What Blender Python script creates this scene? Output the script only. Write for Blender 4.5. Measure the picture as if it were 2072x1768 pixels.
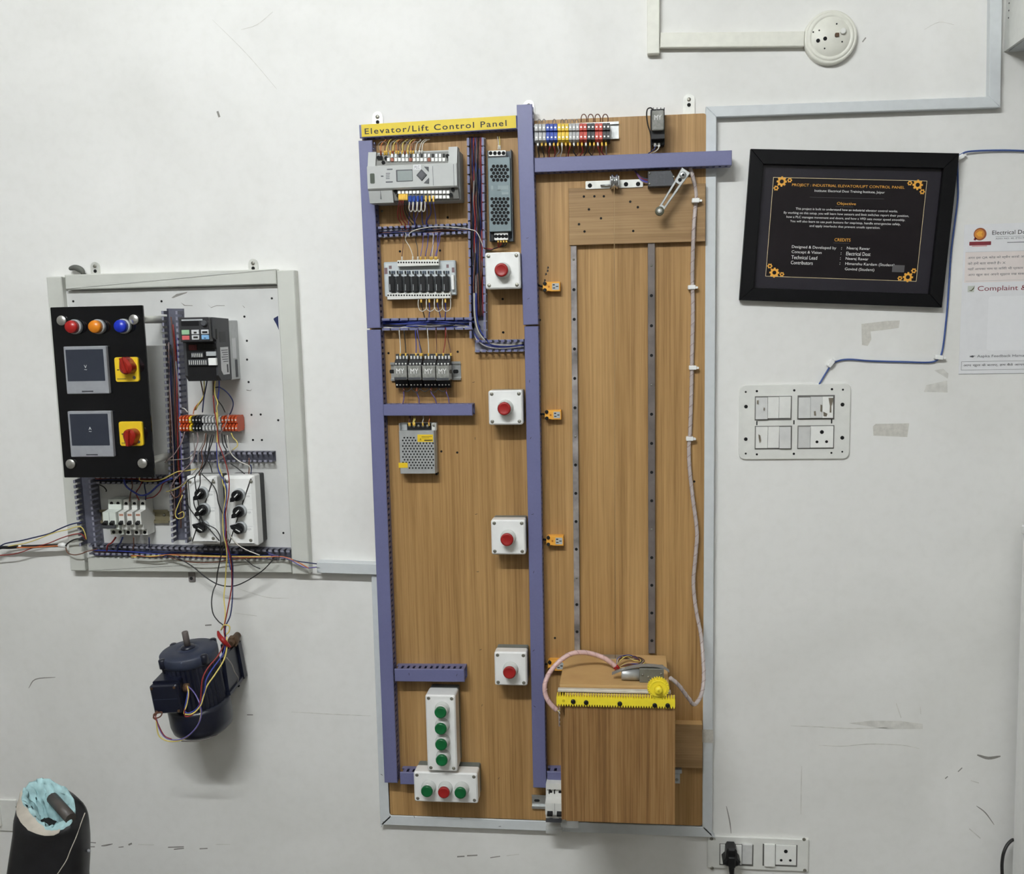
import bpy, math, random
from mathutils import Vector, Matrix
random.seed(7)
for o in list(bpy.data.objects):
    bpy.data.objects.remove(o)
sc = bpy.context.scene
COL = sc.collection
# ------------------------------------------------------------------ camera
IMW, IMH, FPX, PCX, PCY = 2072.0, 1768.0, 2050.0, 1036.0, 940.0
YAW, PITCH, ROLL = math.radians(-6.66), math.radians(-7.98), math.radians(-1.20)
DIST, CAMZ = 2.25, 1.55
def _axes():
    f = Vector((math.sin(YAW)*math.cos(PITCH), math.cos(YAW)*math.cos(PITCH), math.sin(PITCH)))
    r = Vector((math.cos(YAW), -math.sin(YAW), 0))
    u = r.cross(f)
    return math.cos(ROLL)*r + math.sin(ROLL)*u, -math.sin(ROLL)*r + math.cos(ROLL)*u, f
CR, CU, CF = _axes()
CAM = Vector((0, -DIST, CAMZ))
cam_data = bpy.data.cameras.new('camera')
cam = bpy.data.objects.new('camera', cam_data)
COL.objects.link(cam)
cam.matrix_world = Matrix(((CR.x, CU.x, -CF.x, CAM.x), (CR.y, CU.y, -CF.y, CAM.y), (CR.z, CU.z, -CF.z, CAM.z), (0, 0, 0, 1)))
cam_data.sensor_fit = 'HORIZONTAL'
cam_data.sensor_width = 36.0
cam_data.lens = 36.0*FPX/IMW
cam_data.shift_y = (PCY - IMH/2)/IMW
cam_data.clip_start = 0.02
sc.camera = cam
# ------------------------------------------------------------------ world, exposure
w = bpy.data.worlds.new('world'); sc.world = w; w.use_nodes = True
w.node_tree.nodes['Background'].inputs[0].default_value = (1, 1, 1, 1)
w.node_tree.nodes['Background'].inputs[1].default_value = 0.3
sc.view_settings.view_transform = 'Standard'
sc.view_settings.look = 'None'
sc.view_settings.gamma = 1.0
sc.view_settings.exposure = 0.53
# ceiling tube lamps: centre x, distance from the wall, length, strength
TUBES = [(-0.70, 2.30, 1.2, 300.0), (1.0, 3.6, 1.2, 40.0)]
CEIL = 3.02

# ------------------------------------------------------------------ helpers
def W(px, py, wd=0.0):
    """point seen at pixel (px,py) that stands wd metres proud of the wall"""
    d = CR*(px-PCX) - CU*(py-PCY) + CF*FPX
    t = (DIST - wd)/d.y
    p = CAM + d*t
    return p.x, p.z
def zoom(x0, y0, s):
    return lambda x, y: (x0 + x/s, y0 + y/s)
zA = zoom(80, 520, 5.893); zB = zoom(330, 520, 5.893); zC = zoom(100, 800, 4.653); zD = zoom(340, 800, 4.42)
zE = zoom(290, 1180, 5.2); zF = zoom(0, 980, 8.633); zG = zoom(0, 1520, 7.129); zH = zoom(720, 200, 5.756)
zI = zoom(730, 440, 5.893); zJ = zoom(730, 640, 5.2); zK = zoom(1030, 180, 4.504); zL = zoom(960, 480, 4.42)
zM = zoom(960, 1020, 4.42); zN = zoom(1080, 1290, 4.11); zO = zoom(750, 1320, 4.42); zP = zoom(1140, 480, 4.018)
zQ = zoom(1480, 290, 4.317); zR = zoom(1920, 440, 5.357); zS = zoom(1480, 640, 4.317); zT = zoom(1290, 0, 2.65)
zU = zoom(1400, 1420, 3.083); zV = zoom(1920, 1550, 8.112); zX = zoom(1080, 880, 3.843); zY = zoom(560, 1000, 5.893)
z1 = lambda x, y: (x, y)

def lin(c):
    c /= 255.0
    return c/12.92 if c <= 0.04045 else ((c+0.055)/1.055)**2.4
def C(r, g, b, k=1.0):
    return (min(1, lin(r)*k), min(1, lin(g)*k), min(1, lin(b)*k), 1)
_mats = {}
def mat(name, col, rough=0.5, metal=0.0, var=0.06, scale=60.0, bump=0.0, emit=0.0, trans=0.0, alpha=1.0, spec=0.5, coat=0.0):
    """plain surface with a little procedural mottling"""
    if name in _mats: return _mats[name]
    m = bpy.data.materials.new(name); m.use_nodes = True
    nt = m.node_tree; b = nt.nodes['Principled BSDF']
    b.inputs['Roughness'].default_value = rough
    b.inputs['Metallic'].default_value = metal
    b.inputs['Specular IOR Level'].default_value = spec
    b.inputs['Coat Weight'].default_value = coat
    if trans: b.inputs['Transmission Weight'].default_value = trans
    if alpha < 1: b.inputs['Alpha'].default_value = alpha
    tc = nt.nodes.new('ShaderNodeTexCoord'); nz = nt.nodes.new('ShaderNodeTexNoise')
    nz.inputs['Scale'].default_value = scale; nz.inputs['Detail'].default_value = 4
    nt.links.new(tc.outputs['Object'], nz.inputs['Vector'])
    rp = nt.nodes.new('ShaderNodeValToRGB')
    rp.color_ramp.elements[0].position = 0.3; rp.color_ramp.elements[1].position = 0.7
    rp.color_ramp.elements[0].color = tuple(c*(1-var) for c in col[:3]) + (1,)
    rp.color_ramp.elements[1].color = tuple(min(1, c*(1+var)) for c in col[:3]) + (1,)
    nt.links.new(nz.outputs['Fac'], rp.inputs['Fac'])
    nt.links.new(rp.outputs['Color'], b.inputs['Base Color'])
    if emit:
        b.inputs['Emission Color'].default_value = col; b.inputs['Emission Strength'].default_value = emit
    if bump:
        bp = nt.nodes.new('ShaderNodeBump'); bp.inputs['Strength'].default_value = bump; bp.inputs['Distance'].default_value = 0.001
        nt.links.new(nz.outputs['Fac'], bp.inputs['Height']); nt.links.new(bp.outputs['Normal'], b.inputs['Normal'])
    _mats[name] = m
    return m
def wood(name, lo, mid, hi, horiz=False, rough=0.45):
    m = bpy.data.materials.new(name); m.use_nodes = True
    nt = m.node_tree; b = nt.nodes['Principled BSDF']; L = nt.links.new
    b.inputs['Roughness'].default_value = rough; b.inputs['Specular IOR Level'].default_value = 0.3
    tc = nt.nodes.new('ShaderNodeTexCoord')
    def noise(sx, sz, detail, dist=0.0):
        mp = nt.nodes.new('ShaderNodeMapping')
        mp.inputs['Scale'].default_value = (sz, sz, sx) if horiz else (sx, sx*0.3, sz)
        n = nt.nodes.new('ShaderNodeTexNoise'); n.inputs['Scale'].default_value = 1.0
        n.inputs['Detail'].default_value = detail; n.inputs['Distortion'].default_value = dist
        L(tc.outputs['Object'], mp.inputs['Vector']); L(mp.outputs['Vector'], n.inputs['Vector'])
        return n
    n1 = noise(26, 0.9, 3, 0.4); n2 = noise(230, 3.0, 5); n3 = noise(700, 14, 3)
    def mix(a, bb, f):
        x = nt.nodes.new('ShaderNodeMix'); x.data_type = 'FLOAT'; x.inputs[0].default_value = f
        L(a, x.inputs[2]); L(bb, x.inputs[3]); return x.outputs[0]
    s = mix(mix(n1.outputs['Fac'], n2.outputs['Fac'], 0.5), n3.outputs['Fac'], 0.22)
    rp = nt.nodes.new('ShaderNodeValToRGB'); e = rp.color_ramp.elements
    e[0].position = 0.33; e[0].color = lo; e[1].position = 0.66; e[1].color = hi
    x = e.new(0.48); x.color = mid
    L(s, rp.inputs['Fac']); L(rp.outputs['Color'], b.inputs['Base Color'])
    bp = nt.nodes.new('ShaderNodeBump'); bp.inputs['Strength'].default_value = 0.15; bp.inputs['Distance'].default_value = 0.001
    L(n2.outputs['Fac'], bp.inputs['Height']); L(bp.outputs['Normal'], b.inputs['Normal'])
    return m

class MB:
    """collects faces in (u right, v up, w towards the room)"""
    def __init__(s): s.v = []; s.f = []; s.sm = []
    def add(s, vs, fs, smooth=False):
        k = len(s.v); s.v += vs
        for f in fs: s.f.append(tuple(i+k for i in f)); s.sm.append(smooth)
        return s
    def box(s, u0, u1, v0, v1, w0, w1):
        vs = [(u, v, w) for w in (w0, w1) for v in (v0, v1) for u in (u0, u1)]
        return s.add(vs, [(0, 2, 3, 1), (4, 5, 7, 6), (0, 1, 5, 4), (2, 6, 7, 3), (0, 4, 6, 2), (1, 3, 7, 5)])
    def extrude(s, pts, h0, h1, fn=None, chamfer=0.0, smooth=False):
        """outline (a,b) swept from h0 to h1; chamfer narrows the far end"""
        fn = fn or (lambda a, b, h: (a, b, h))
        n = len(pts)
        A = sum(pts[i][0]*pts[(i+1) % n][1] - pts[(i+1) % n][0]*pts[i][1] for i in range(n))
        if A < 0: pts = pts[::-1]
        rings = [(pts, h0)]
        if chamfer:
            ins = []
            for i in range(n):
                p, q, r = Vector(pts[i-1]), Vector(pts[i]), Vector(pts[(i+1) % n])
                a = (q-p).normalized(); b = (r-q).normalized()
                na = Vector((-a.y, a.x)); nb = Vector((-b.y, b.x)); m = na+nb
                m = m/max(0.3, m.dot(na)) if m.length > 1e-9 else na
                ins.append(tuple(q + m*chamfer))
            rings += [(pts, h1-chamfer), (ins, h1)]
        else: rings.append((pts, h1))
        vs = [fn(a, b, h) for ps, h in rings for a, b in ps]
        fs = [tuple(range(n))[::-1]]
        for k in range(len(rings)-1):
            for i in range(n):
                j = (i+1) % n; fs.append((k*n+i, k*n+j, (k+1)*n+j, (k+1)*n+i))
        k = len(rings)-1; fs.append(tuple(range(k*n, k*n+n)))
        return s.add(vs, fs, smooth)
    def rbox(s, u0, u1, v0, v1, w0, w1, r=0.003, ch=0.0, seg=3):
        return s.extrude(rrect(u0, u1, v0, v1, r, seg), w0, w1, chamfer=ch)
    def lathe(s, prof, n=20, cu=0, cv=0, fn=None, smooth=True):
        """profile of (radius, w) about the w axis"""
        fn = fn or (lambda a, b, h: (a, b, h))
        vs = []; fs = []
        for r, h in prof:
            for i in range(n):
                a = 2*math.pi*i/n; vs.append(fn(cu + r*math.cos(a), cv + r*math.sin(a), h))
        for k in range(len(prof)-1):
            for i in range(n):
                j = (i+1) % n; fs.append((k*n+i, k*n+j, (k+1)*n+j, (k+1)*n+i))
        s.add(vs, fs, smooth)
        k = len(s.v) - n*len(prof)
        s.f.append(tuple(range(k, k+n))[::-1]); s.sm.append(False)
        e = len(s.v) - n; s.f.append(tuple(range(e, e+n))); s.sm.append(False)
        return s
    def cyl(s, cu, cv, w0, w1, r, n=16, ch=0.0, r2=None):
        r2 = r if r2 is None else r2
        prof = [(r, w0), (r2, w1)] if not ch else [(r, w0), (r2, w1-ch), (r2-ch, w1)]
        return s.lathe(prof, n, cu, cv, smooth=n > 10)
    def tube(s, pts, r, n=6, closed=False):
        pts = [Vector(p) for p in pts]
        T = []
        for i in range(len(pts)):
            a = pts[max(0, i-1)]; b = pts[min(len(pts)-1, i+1)]
            t = (b-a); T.append(t.normalized() if t.length > 1e-9 else Vector((0, 0, 1)))
        up = Vector((0, 0, 1)) if abs(T[0].z) < 0.9 else Vector((1, 0, 0))
        N = (up - T[0]*up.dot(T[0])).normalized()
        vs = []; fs = []
        for i, p in enumerate(pts):
            N = (N - T[i]*N.dot(T[i])); N = N.normalized() if N.length > 1e-6 else Vector((1, 0, 0))
            B = T[i].cross(N)
            rr = r[i] if isinstance(r, (list, tuple)) else r
            for k in range(n):
                a = 2*math.pi*k/n; vs.append(tuple(p + (N*math.cos(a) + B*math.sin(a))*rr))
        m = len(pts)
        for i in range(m-1):
            for k in range(n):
                j = (k+1) % n; fs.append((i*n+k, i*n+j, (i+1)*n+j, (i+1)*n+k))
        s.add(vs, fs, True)
        k0 = len(s.v) - n*m
        s.f.append(tuple(range(k0, k0+n))[::-1]); s.sm.append(False)
        s.f.append(tuple(range(k0+n*(m-1), k0+n*m))); s.sm.append(False)
        return s
    def mesh(s, name, base=0.0):
        me = bpy.data.meshes.new(name)
        me.from_pydata([(u, -(w-base), v) for u, v, w in s.v], [], s.f)
        me.polygons.foreach_set('use_smooth', s.sm)
        me.update()
        return me
def rrect(u0, u1, v0, v1, r=0.003, seg=3):
    if u1 < u0: u0, u1 = u1, u0
    if v1 < v0: v0, v1 = v1, v0
    r = min(r, (u1-u0)*0.49, (v1-v0)*0.49); pts = []
    for cu, cv, a0 in ((u1-r, v0+r, -90), (u1-r, v1-r, 0), (u0+r, v1-r, 90), (u0+r, v0+r, 180)):
        for k in range(seg+1):
            a = math.radians(a0 + 90*k/seg); pts.append((cu+r*math.cos(a), cv+r*math.sin(a)))
    return pts
def smooth_path(pts, k=5):
    if len(pts) < 3: return [tuple(p) for p in pts]
    P = [Vector(p) for p in pts]; P = [P[0]*2-P[1]] + P + [P[-1]*2-P[-2]]
    out = []
    for i in range(1, len(P)-2):
        a, b, c, d = P[i-1], P[i], P[i+1], P[i+2]
        for j in range(k):
            t = j/k
            out.append(tuple(0.5*((2*b) + (c-a)*t + (2*a-5*b+4*c-d)*t*t + (3*b-a-3*c+d)*t**3)))
    out.append(tuple(P[-2]))
    return out

class Th:
    """one thing: an Empty on its mounting surface with parts as children"""
    def __init__(s, name, label, cat, z, x, y, base=0.0, wd=None, theta=0.0, group=None, kind=None):
        s.z = z; s.base = base; s.th = theta
        s.ox, s.oz = W(*z(x, y), base if wd is None else wd)
        s.root = bpy.data.objects.new(name, None); COL.objects.link(s.root)
        s.root.empty_display_size = 0.02
        s.root.location = (s.ox, -base, s.oz); s.root.rotation_euler = (0, -theta, 0)
        s.root['label'] = label; s.root['category'] = cat
        if group: s.root['group'] = group
        if kind: s.root['kind'] = kind
    def uv(s, x, y, wd, z=None):
        X, Z = W(*(z or s.z)(x, y), wd); X -= s.ox; Z -= s.oz
        c, n = math.cos(s.th), math.sin(s.th)
        return X*c + Z*n, -X*n + Z*c
    def rect(s, x0, y0, x1, y1, wd, z=None):
        a = s.uv(x0, y0, wd, z); b = s.uv(x1, y1, wd, z)
        return min(a[0], b[0]), max(a[0], b[0]), min(a[1], b[1]), max(a[1], b[1])
    def part(s, name, mb, m, parent=None, label=None, kind=None):
        me = mb.mesh(name, s.base) if isinstance(mb, MB) else mb
        if not me.materials: me.materials.append(m)
        o = bpy.data.objects.new(name, me); COL.objects.link(o)
        o.parent = parent or s.root
        if label: o['label'] = label
        if kind: o['kind'] = kind
        return o
    def inst(s, name, me, u, v, wd, parent=None, rot=0.0):
        o = bpy.data.objects.new(name, me); COL.objects.link(o); o.parent = parent or s.root
        o.location = (u, -(wd-s.base), v); o.rotation_euler = (0, -rot, 0)
        return o
    def text(s, txt, u0, v0, width, height, wd, m, parent=None, name='lettering', slant=0.0, spacing=1.0):
        me = text_mesh(txt, spacing)
        if me is None: return None
        xs = [v.co.x for v in me.vertices]; ys = [v.co.y for v in me.vertices]
        x0, x1, y0, y1 = min(xs), max(xs), min(ys), max(ys)
        kx = width/max(1e-6, x1-x0); ky = height/max(1e-6, y1-y0)
        for v in me.vertices:
            x, y = (v.co.x-x0)*kx, (v.co.y-y0)*ky
            v.co = (u0 + x, -(wd - s.base), v0 + y + slant*x)
        me.materials.append(m)
        o = bpy.data.objects.new(name, me); COL.objects.link(o); o.parent = parent or s.root
        return o
def text_mesh(txt, spacing=1.0):
    cu = bpy.data.curves.new('t', 'FONT'); cu.body = txt; cu.resolution_u = 3; cu.space_character = spacing; cu.offset = 0.012 if spacing > 1 else 0.0
    o = bpy.data.objects.new('t', cu); COL.objects.link(o)
    dg = bpy.context.evaluated_depsgraph_get(); dg.update()
    me = bpy.data.meshes.new_from_object(o.evaluated_get(dg))
    bpy.data.objects.remove(o); bpy.data.curves.remove(cu)
    me.materials.clear()
    return me if me and len(me.vertices) else None
def single(name, label, cat, mb, m, origin, group=None, kind=None):
    """a thing that is one mesh; mb in world (X, Z, distance from the wall)"""
    X, Z, D0 = origin
    mb.v = [(u-X, v-Z, w-D0) for u, v, w in mb.v]
    me = mb.mesh(name); me.materials.append(m)
    o = bpy.data.objects.new(name, me); COL.objects.link(o); o.location = (X, -D0, Z)
    if label: o['label'] = label
    if cat: o['category'] = cat
    if group: o['group'] = group
    if kind: o['kind'] = kind
    return o
def pts3(z, pts, dflt=0.01):
    out = []
    for p in pts:
        d = p[2] if len(p) > 2 else dflt
        X, Z = W(*z(p[0], p[1]), d); out.append((X, Z, d))
    return out
def wire(z, pts, m, label, r=0.0011, dflt=0.03, group=None, name='wire', cat='wire', ferrule=None, n=6, k=5):
    P = smooth_path(pts3(z, pts, dflt), k)
    o = single(name, label, cat, MB().tube(P, r, n), m, P[0], group)
    if ferrule:
        q = [tuple(a-b for a, b in zip(p, P[0])) for p in P[:max(2, int(k*0.8))+1]]
        me = MB().tube(q, r*1.9, 6).mesh('ferrule'); me.materials.append(ferrule)
        f = bpy.data.objects.new('ferrule', me); COL.objects.link(f); f.parent = o
    return o
def struct(name, mb, m):
    me = mb.mesh(name); me.materials.append(m)
    o = bpy.data.objects.new(name, me); COL.objects.link(o); o['kind'] = 'structure'
    return o
# ------------------------------------------------------------------ materials
def wall_paint():
    m = bpy.data.materials.new('wall_paint'); m.use_nodes = True
    nt = m.node_tree; b = nt.nodes['Principled BSDF']; L = nt.links.new
    b.inputs['Roughness'].default_value = 0.62; b.inputs['Specular IOR Level'].default_value = 0.3
    tc = nt.nodes.new('ShaderNodeTexCoord')
    def n(scale, det, dist=0):
        x = nt.nodes.new('ShaderNodeTexNoise'); x.inputs['Scale'].default_value = scale
        x.inputs['Detail'].default_value = det; x.inputs['Distortion'].default_value = dist
        L(tc.outputs['Object'], x.inputs['Vector']); return x
    big = n(2.2, 5, 0.6); fine = n(45, 4)
    r1 = nt.nodes.new('ShaderNodeValToRGB'); e = r1.color_ramp.elements
    e[0].position = 0.30; e[0].color = C(224, 223, 219); e[1].position = 0.58; e[1].color = C(236, 235, 232)
    r2 = nt.nodes.new('ShaderNodeValToRGB'); e = r2.color_ramp.elements
    e[0].position = 0.25; e[0].color = (0.97, 0.97, 0.965, 1); e[1].position = 0.55; e[1].color = (1, 1, 1, 1)
    L(big.outputs['Fac'], r1.inputs['Fac']); L(fine.outputs['Fac'], r2.inputs['Fac'])
    mx = nt.nodes.new('ShaderNodeMix'); mx.data_type = 'RGBA'; mx.blend_type = 'MULTIPLY'; mx.inputs[0].default_value = 1
    L(r1.outputs['Color'], mx.inputs[6]); L(r2.outputs['Color'], mx.inputs[7]); L(mx.outputs[2], b.inputs['Base Color'])
    bp = nt.nodes.new('ShaderNodeBump'); bp.inputs['Strength'].default_value = 0.12; bp.inputs['Distance'].default_value = 0.002
    b2 = n(16, 3); L(b2.outputs['Fac'], bp.inputs['Height']); L(bp.outputs['Normal'], b.inputs['Normal'])
    return m
M_wall = wall_paint()
M_floor = mat('floor_tile', C(110, 106, 98), 0.4, scale=6, var=0.1)
M_ceil = mat('ceiling_paint', C(235, 235, 232), 0.7)
M_side = mat('side_wall_paint', C(150, 148, 142), 0.6, scale=3)
M_scuff = mat('scuff', C(140, 137, 132), 0.8, var=0.2)
M_scufl = mat('scuff_light', C(212, 210, 204), 0.8, var=0.12)
M_tape = mat('tape_residue', C(205, 202, 194), 0.7, var=0.10, scale=120)
M_trunk = mat('trunking_plastic', C(208, 212, 214), 0.4, var=0.03)
M_trunk_w = mat('trunking_plastic_warm', C(226, 225, 214), 0.45, var=0.04)
M_gap = mat('dark_gap', C(40, 40, 42), 0.8)
M_duct = mat('duct_plastic', C(106, 108, 146), 0.42, var=0.03, scale=200)
M_duct_d = mat('duct_plastic_grey', C(94, 95, 108), 0.5, var=0.12, scale=90)
M_duct_g = mat('duct_grey_face', C(138, 138, 152), 0.5, var=0.10, scale=120)
M_wood = wood('wood_veneer', C(130, 97, 58), C(164, 128, 81), C(188, 151, 101))
M_wood_h = wood('wood_veneer_cross', C(122, 94, 62), C(150, 120, 82), C(172, 142, 102), horiz=True)
M_wood_car = wood('wood_veneer_car', C(96, 67, 38), C(136, 102, 62), C(172, 137, 92))
M_wood_edge = wood('wood_edge', C(172, 132, 84), C(194, 158, 106), C(212, 178, 130), horiz=True)
M_ply_core = mat('ply_core', C(170, 130, 84), 0.7, var=0.15)
M_white = mat('white_plastic', C(240, 240, 238), 0.35, var=0.02)
M_cream = mat('cream_plastic', C(226, 226, 221), 0.4, var=0.03)
M_offw = mat('off_white_switch', C(238, 238, 234), 0.35, var=0.03)
M_greyp = mat('grey_plastic', C(176, 180, 182), 0.45, var=0.03)
M_plc = mat('light_grey_plastic', C(184, 186, 184), 0.45, var=0.03)
M_dgrey = mat('dark_grey_plastic', C(62, 64, 68), 0.45)
M_black = mat('black_plastic', C(20, 20, 22), 0.4, var=0.1, spec=0.3)
M_blackg = mat('black_acrylic', C(9, 10, 13), 0.10, var=0.05, spec=0.5)
M_hole = mat('hole_dark', C(14, 14, 15), 0.9)
M_steel = mat('steel', C(190, 192, 192), 0.32, 0.85, var=0.12)
M_steel_d = mat('worn_steel', C(150, 144, 142), 0.5, 0.3, var=0.5, scale=26)
M_steel_g = mat('dark_rail_steel', C(112, 104, 100), 0.5, 0.3, var=0.25, scale=22)
M_zinc = mat('zinc_sheet', C(186, 188, 188), 0.4, 0.5, var=0.08)
M_tab = mat('tab_metal', C(214, 214, 208), 0.4, 0.3, var=0.1)
M_screw = mat('screw_metal', C(140, 138, 128), 0.4, 0.7, var=0.2)
M_psu = mat('psu_grey_paint', C(112, 126, 130), 0.5, 0.2, var=0.05)
M_frame = mat('frame_aluminium', C(212, 213, 206), 0.45, 0.15, var=0.05, scale=14)
M_plate = mat('back_plate_paint', C(214, 214, 212), 0.5, 0.1, var=0.07, scale=12)
M_brush = mat('brushed_cap', C(215, 214, 210), 0.25, 0.9, var=0.15)
M_red = mat('red_button', C(152, 26, 25), 0.4, var=0.05)
M_redb = mat('red_knob', C(146, 30, 18), 0.3, var=0.08)
M_green = mat('green_button', C(8, 98, 50), 0.3, var=0.05)
M_orange = mat('orange_lens', C(226, 134, 30), 0.3)
M_blue = mat('blue_lens', C(24, 48, 176), 0.3)
M_redl = mat('red_lens', C(164, 34, 32), 0.3)
M_collar = mat('clear_boot', C(206, 208, 204), 0.2, var=0.02, spec=0.8)
M_yel = mat('yellow_plastic', C(232, 196, 40), 0.4, var=0.03)
M_gear = mat('yellow_print', C(244, 222, 52), 0.45, var=0.04)
M_label = mat('yellow_label', C(226, 200, 58), 0.22, var=0.03)
M_ink = mat('black_ink', C(26, 24, 20), 0.6)
M_inkg = mat('grey_ink', C(84, 85, 90), 0.6)
M_inkw = mat('white_ink', C(226, 226, 224), 0.6)
M_gold = mat('gold_print', C(232, 168, 60), 0.5, var=0.05)
M_maroon = mat('maroon_ink', C(128, 42, 52), 0.6)
M_paper = mat('paper', C(228, 228, 230), 0.7, var=0.02)
M_pink = mat('pink_panel', C(230, 220, 216), 0.7, var=0.02)
M_screen = mat('screen_glass', C(48, 52, 62), 0.45, var=0.03, spec=0.2)
M_lcd = mat('lcd_grey', C(150, 158, 156), 0.2, var=0.03)
M_sens = mat('orange_sensor', C(240, 172, 66), 0.4, var=0.04)
M_navy = mat('navy_enamel', C(16, 20, 37), 0.35, var=0.15, scale=30, spec=0.6)
M_rust = mat('rusty_metal', C(92, 70, 52), 0.6, 0.4, var=0.35, scale=80)
M_clear = mat('clear_plastic', C(222, 224, 222), 0.15, alpha=0.42)
M_relay = mat('relay_cover', C(138, 138, 133), 0.15, var=0.25, scale=150, coat=0.6)
M_vinyl = mat('black_vinyl', C(24, 24, 27), 0.38, var=0.3, scale=40, bump=0.25)
M_foam = mat('teal_foam', C(168, 202, 205), 0.9, var=0.22, scale=45, bump=1.0)
M_lining = mat('torn_lining', C(186, 178, 166), 0.85, var=0.12, scale=50, bump=0.4)
M_wrap = mat('spiral_wrap', C(188, 176, 172), 0.35, var=0.1, scale=90)
M_wrapp = mat('spiral_wrap_pink', C(212, 178, 174), 0.35, var=0.1, scale=90)
M_string = mat('string', C(150, 124, 88), 0.8)
M_tblu = mat('blue_terminal', C(30, 70, 170), 0.45)
M_tred = mat('red_terminal', C(192, 62, 44), 0.45)
M_torg = mat('orange_terminal', C(200, 80, 36), 0.45)
M_tgry = mat('grey_terminal', C(176, 176, 176), 0.45)
M_tblk = mat('black_terminal', C(34, 34, 36), 0.45)
M_spot = mat('terminal_screw', C(226, 226, 222), 0.4, 0.3)
WM = {k: mat('wire_'+k, c, 0.45, var=0.05) for k, c in dict(
    red=C(138, 38, 34), blue=C(46, 60, 146), navy=C(30, 40, 84), black=C(30, 29, 30), yellow=C(220, 200, 110),
    white=C(206, 202, 192), grey=C(140, 134, 130), brown=C(104, 66, 50), purple=C(104, 94, 156), orange=C(196, 116, 70),
    mauve=C(150, 128, 128), sky=C(58, 82, 142)).items()}
M_fer_y = mat('yellow_ferrule', C(238, 196, 90), 0.4)
M_fer_b = mat('blue_ferrule', C(42, 74, 160), 0.4)
M_fer_w = mat('white_ferrule', C(236, 234, 226), 0.4)
M_fer_r = mat('brown_ferrule', C(150, 76, 44), 0.4)

# ------------------------------------------------------------------ the room
XL, XR, YB = -3.0, 2.6, 4.4       # YB: depth of the room in front of the wall
wall_back = struct('wall_back', MB().box(XL, XR, 0, CEIL, -0.12, 0), M_wall)
struct('floor', MB().box(XL, XR, -0.1, 0, -0.12, YB), M_floor)
struct('ceiling', MB().box(XL, XR, CEIL, CEIL+0.1, -0.12, YB), M_ceil)
struct('wall_left', MB().box(XL-0.1, XL, 0, CEIL, -0.12, YB), M_side)
struct('wall_right', MB().box(XR, XR+0.1, 0, CEIL, -0.12, YB), M_side)
struct('wall_front', MB().box(XL, XR, 0, CEIL, YB, YB+0.1), M_side)
for i, (tx, tw, tl, ts) in enumerate(TUBES):
    r = bpy.data.objects.new('tube_light', None); COL.objects.link(r); r.location = (tx, -tw, CEIL)
    r['label'] = ['ceiling tube light above the left wiring board', 'ceiling tube light in the right half of the room'][i]
    r['category'] = 'light'; r['group'] = 'ceiling tube lights'
    me = MB().box(-tl/2, tl/2, -0.05, 0.0, -0.025, 0.025).mesh('lamp_housing'); me.materials.append(M_white)
    h = bpy.data.objects.new('lamp_housing', me); COL.objects.link(h); h.parent = r
    M_lamp = mat('tube_glow_%d' % i, (0.955, 0.99, 1.0, 1), 0.5, emit=ts, var=0)
    me = MB().tube([(-tl/2+0.02, -0.075, 0), (tl/2-0.02, -0.075, 0)], 0.016, 8).mesh('tube'); me.materials.append(M_lamp)
    h = bpy.data.objects.new('tube', me); COL.objects.link(h); h.parent = r

# marks on the wall: paint chips, scuffs, tape residue
def mark(z, pts, m, name='scuff_mark', th=0.0003):
    P = [W(*z(x, y)) for x, y in pts]
    me = MB().extrude(P, -0.0005, th).mesh(name); me.materials.append(m)
    o = bpy.data.objects.new(name, me); COL.objects.link(o); o.parent = wall_back
def streak(z, pts, wpx, m=None, name='scuff_mark'):
    L = smooth_path([(x, y, 0) for x, y in pts], 4)
    a, b = [], []
    for i, p in enumerate(L):
        q0 = Vector(L[max(0, i-1)]); q1 = Vector(L[min(len(L)-1, i+1)]); t = (q1-q0).normalized()
        h = wpx*0.5*math.sin(math.pi*(i+0.5)/len(L))**0.5
        a.append((p[0]-t.y*h, p[1]+t.x*h)); b.append((p[0]+t.y*h, p[1]-t.x*h))
    mark(z, a + b[::-1], m or M_scuff, name)
mark(zS, [(1136, 66), (1360, 40), (1470, 36), (1462, 100), (1340, 118), (1215, 132), (1222, 200), (1190, 258), (1140, 250)], M_tape, 'tape_residue')
mark(zS, [(1236, 960), (1260, 938), (1552, 934), (1536, 1054), (1240, 1040)], M_tape, 'tape_residue')
mark(zS, [(1700, 600), (1830, 572), (1884, 560), (1888, 664), (1680, 660)], M_scufl, 'tape_residue')
mark(zS, [(1770, 470), (1850, 458), (1896, 500), (1890, 545), (1850, 520)], M_scufl, 'tape_residue')
mark(zU, [(975, 132), (1120, 116), (1300, 118), (1440, 136), (1440, 168), (1220, 170)], M_scufl, 'smear')
for pts in ([(615, 148), (800, 155), (1000, 165), (1220, 160)], [(790, 270), (940, 275), (1100, 262), (1300, 268), (1420, 290)], [(1780, 330), (1850, 350), (1925, 338)],
            [(1580, 478), (1596, 464)], [(1660, 435), (1686, 410)], [(1740, 490), (1790, 505)], [(1775, 648), (1830, 690), (1885, 765)],
            [(1730, 790), (1800, 850)], [(215, 650), (235, 740), (245, 820)], [(1275, 10), (1305, 98)], [(1425, 30), (1428, 75)], [(685, 400), (682, 540), (680, 700)]):
    streak(zU, pts, 7 if pts[0][0] != 1780 else 18, M_scuff if pts[0][0] in (1780, 1775, 1580, 1660, 215) else M_scufl)
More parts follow.
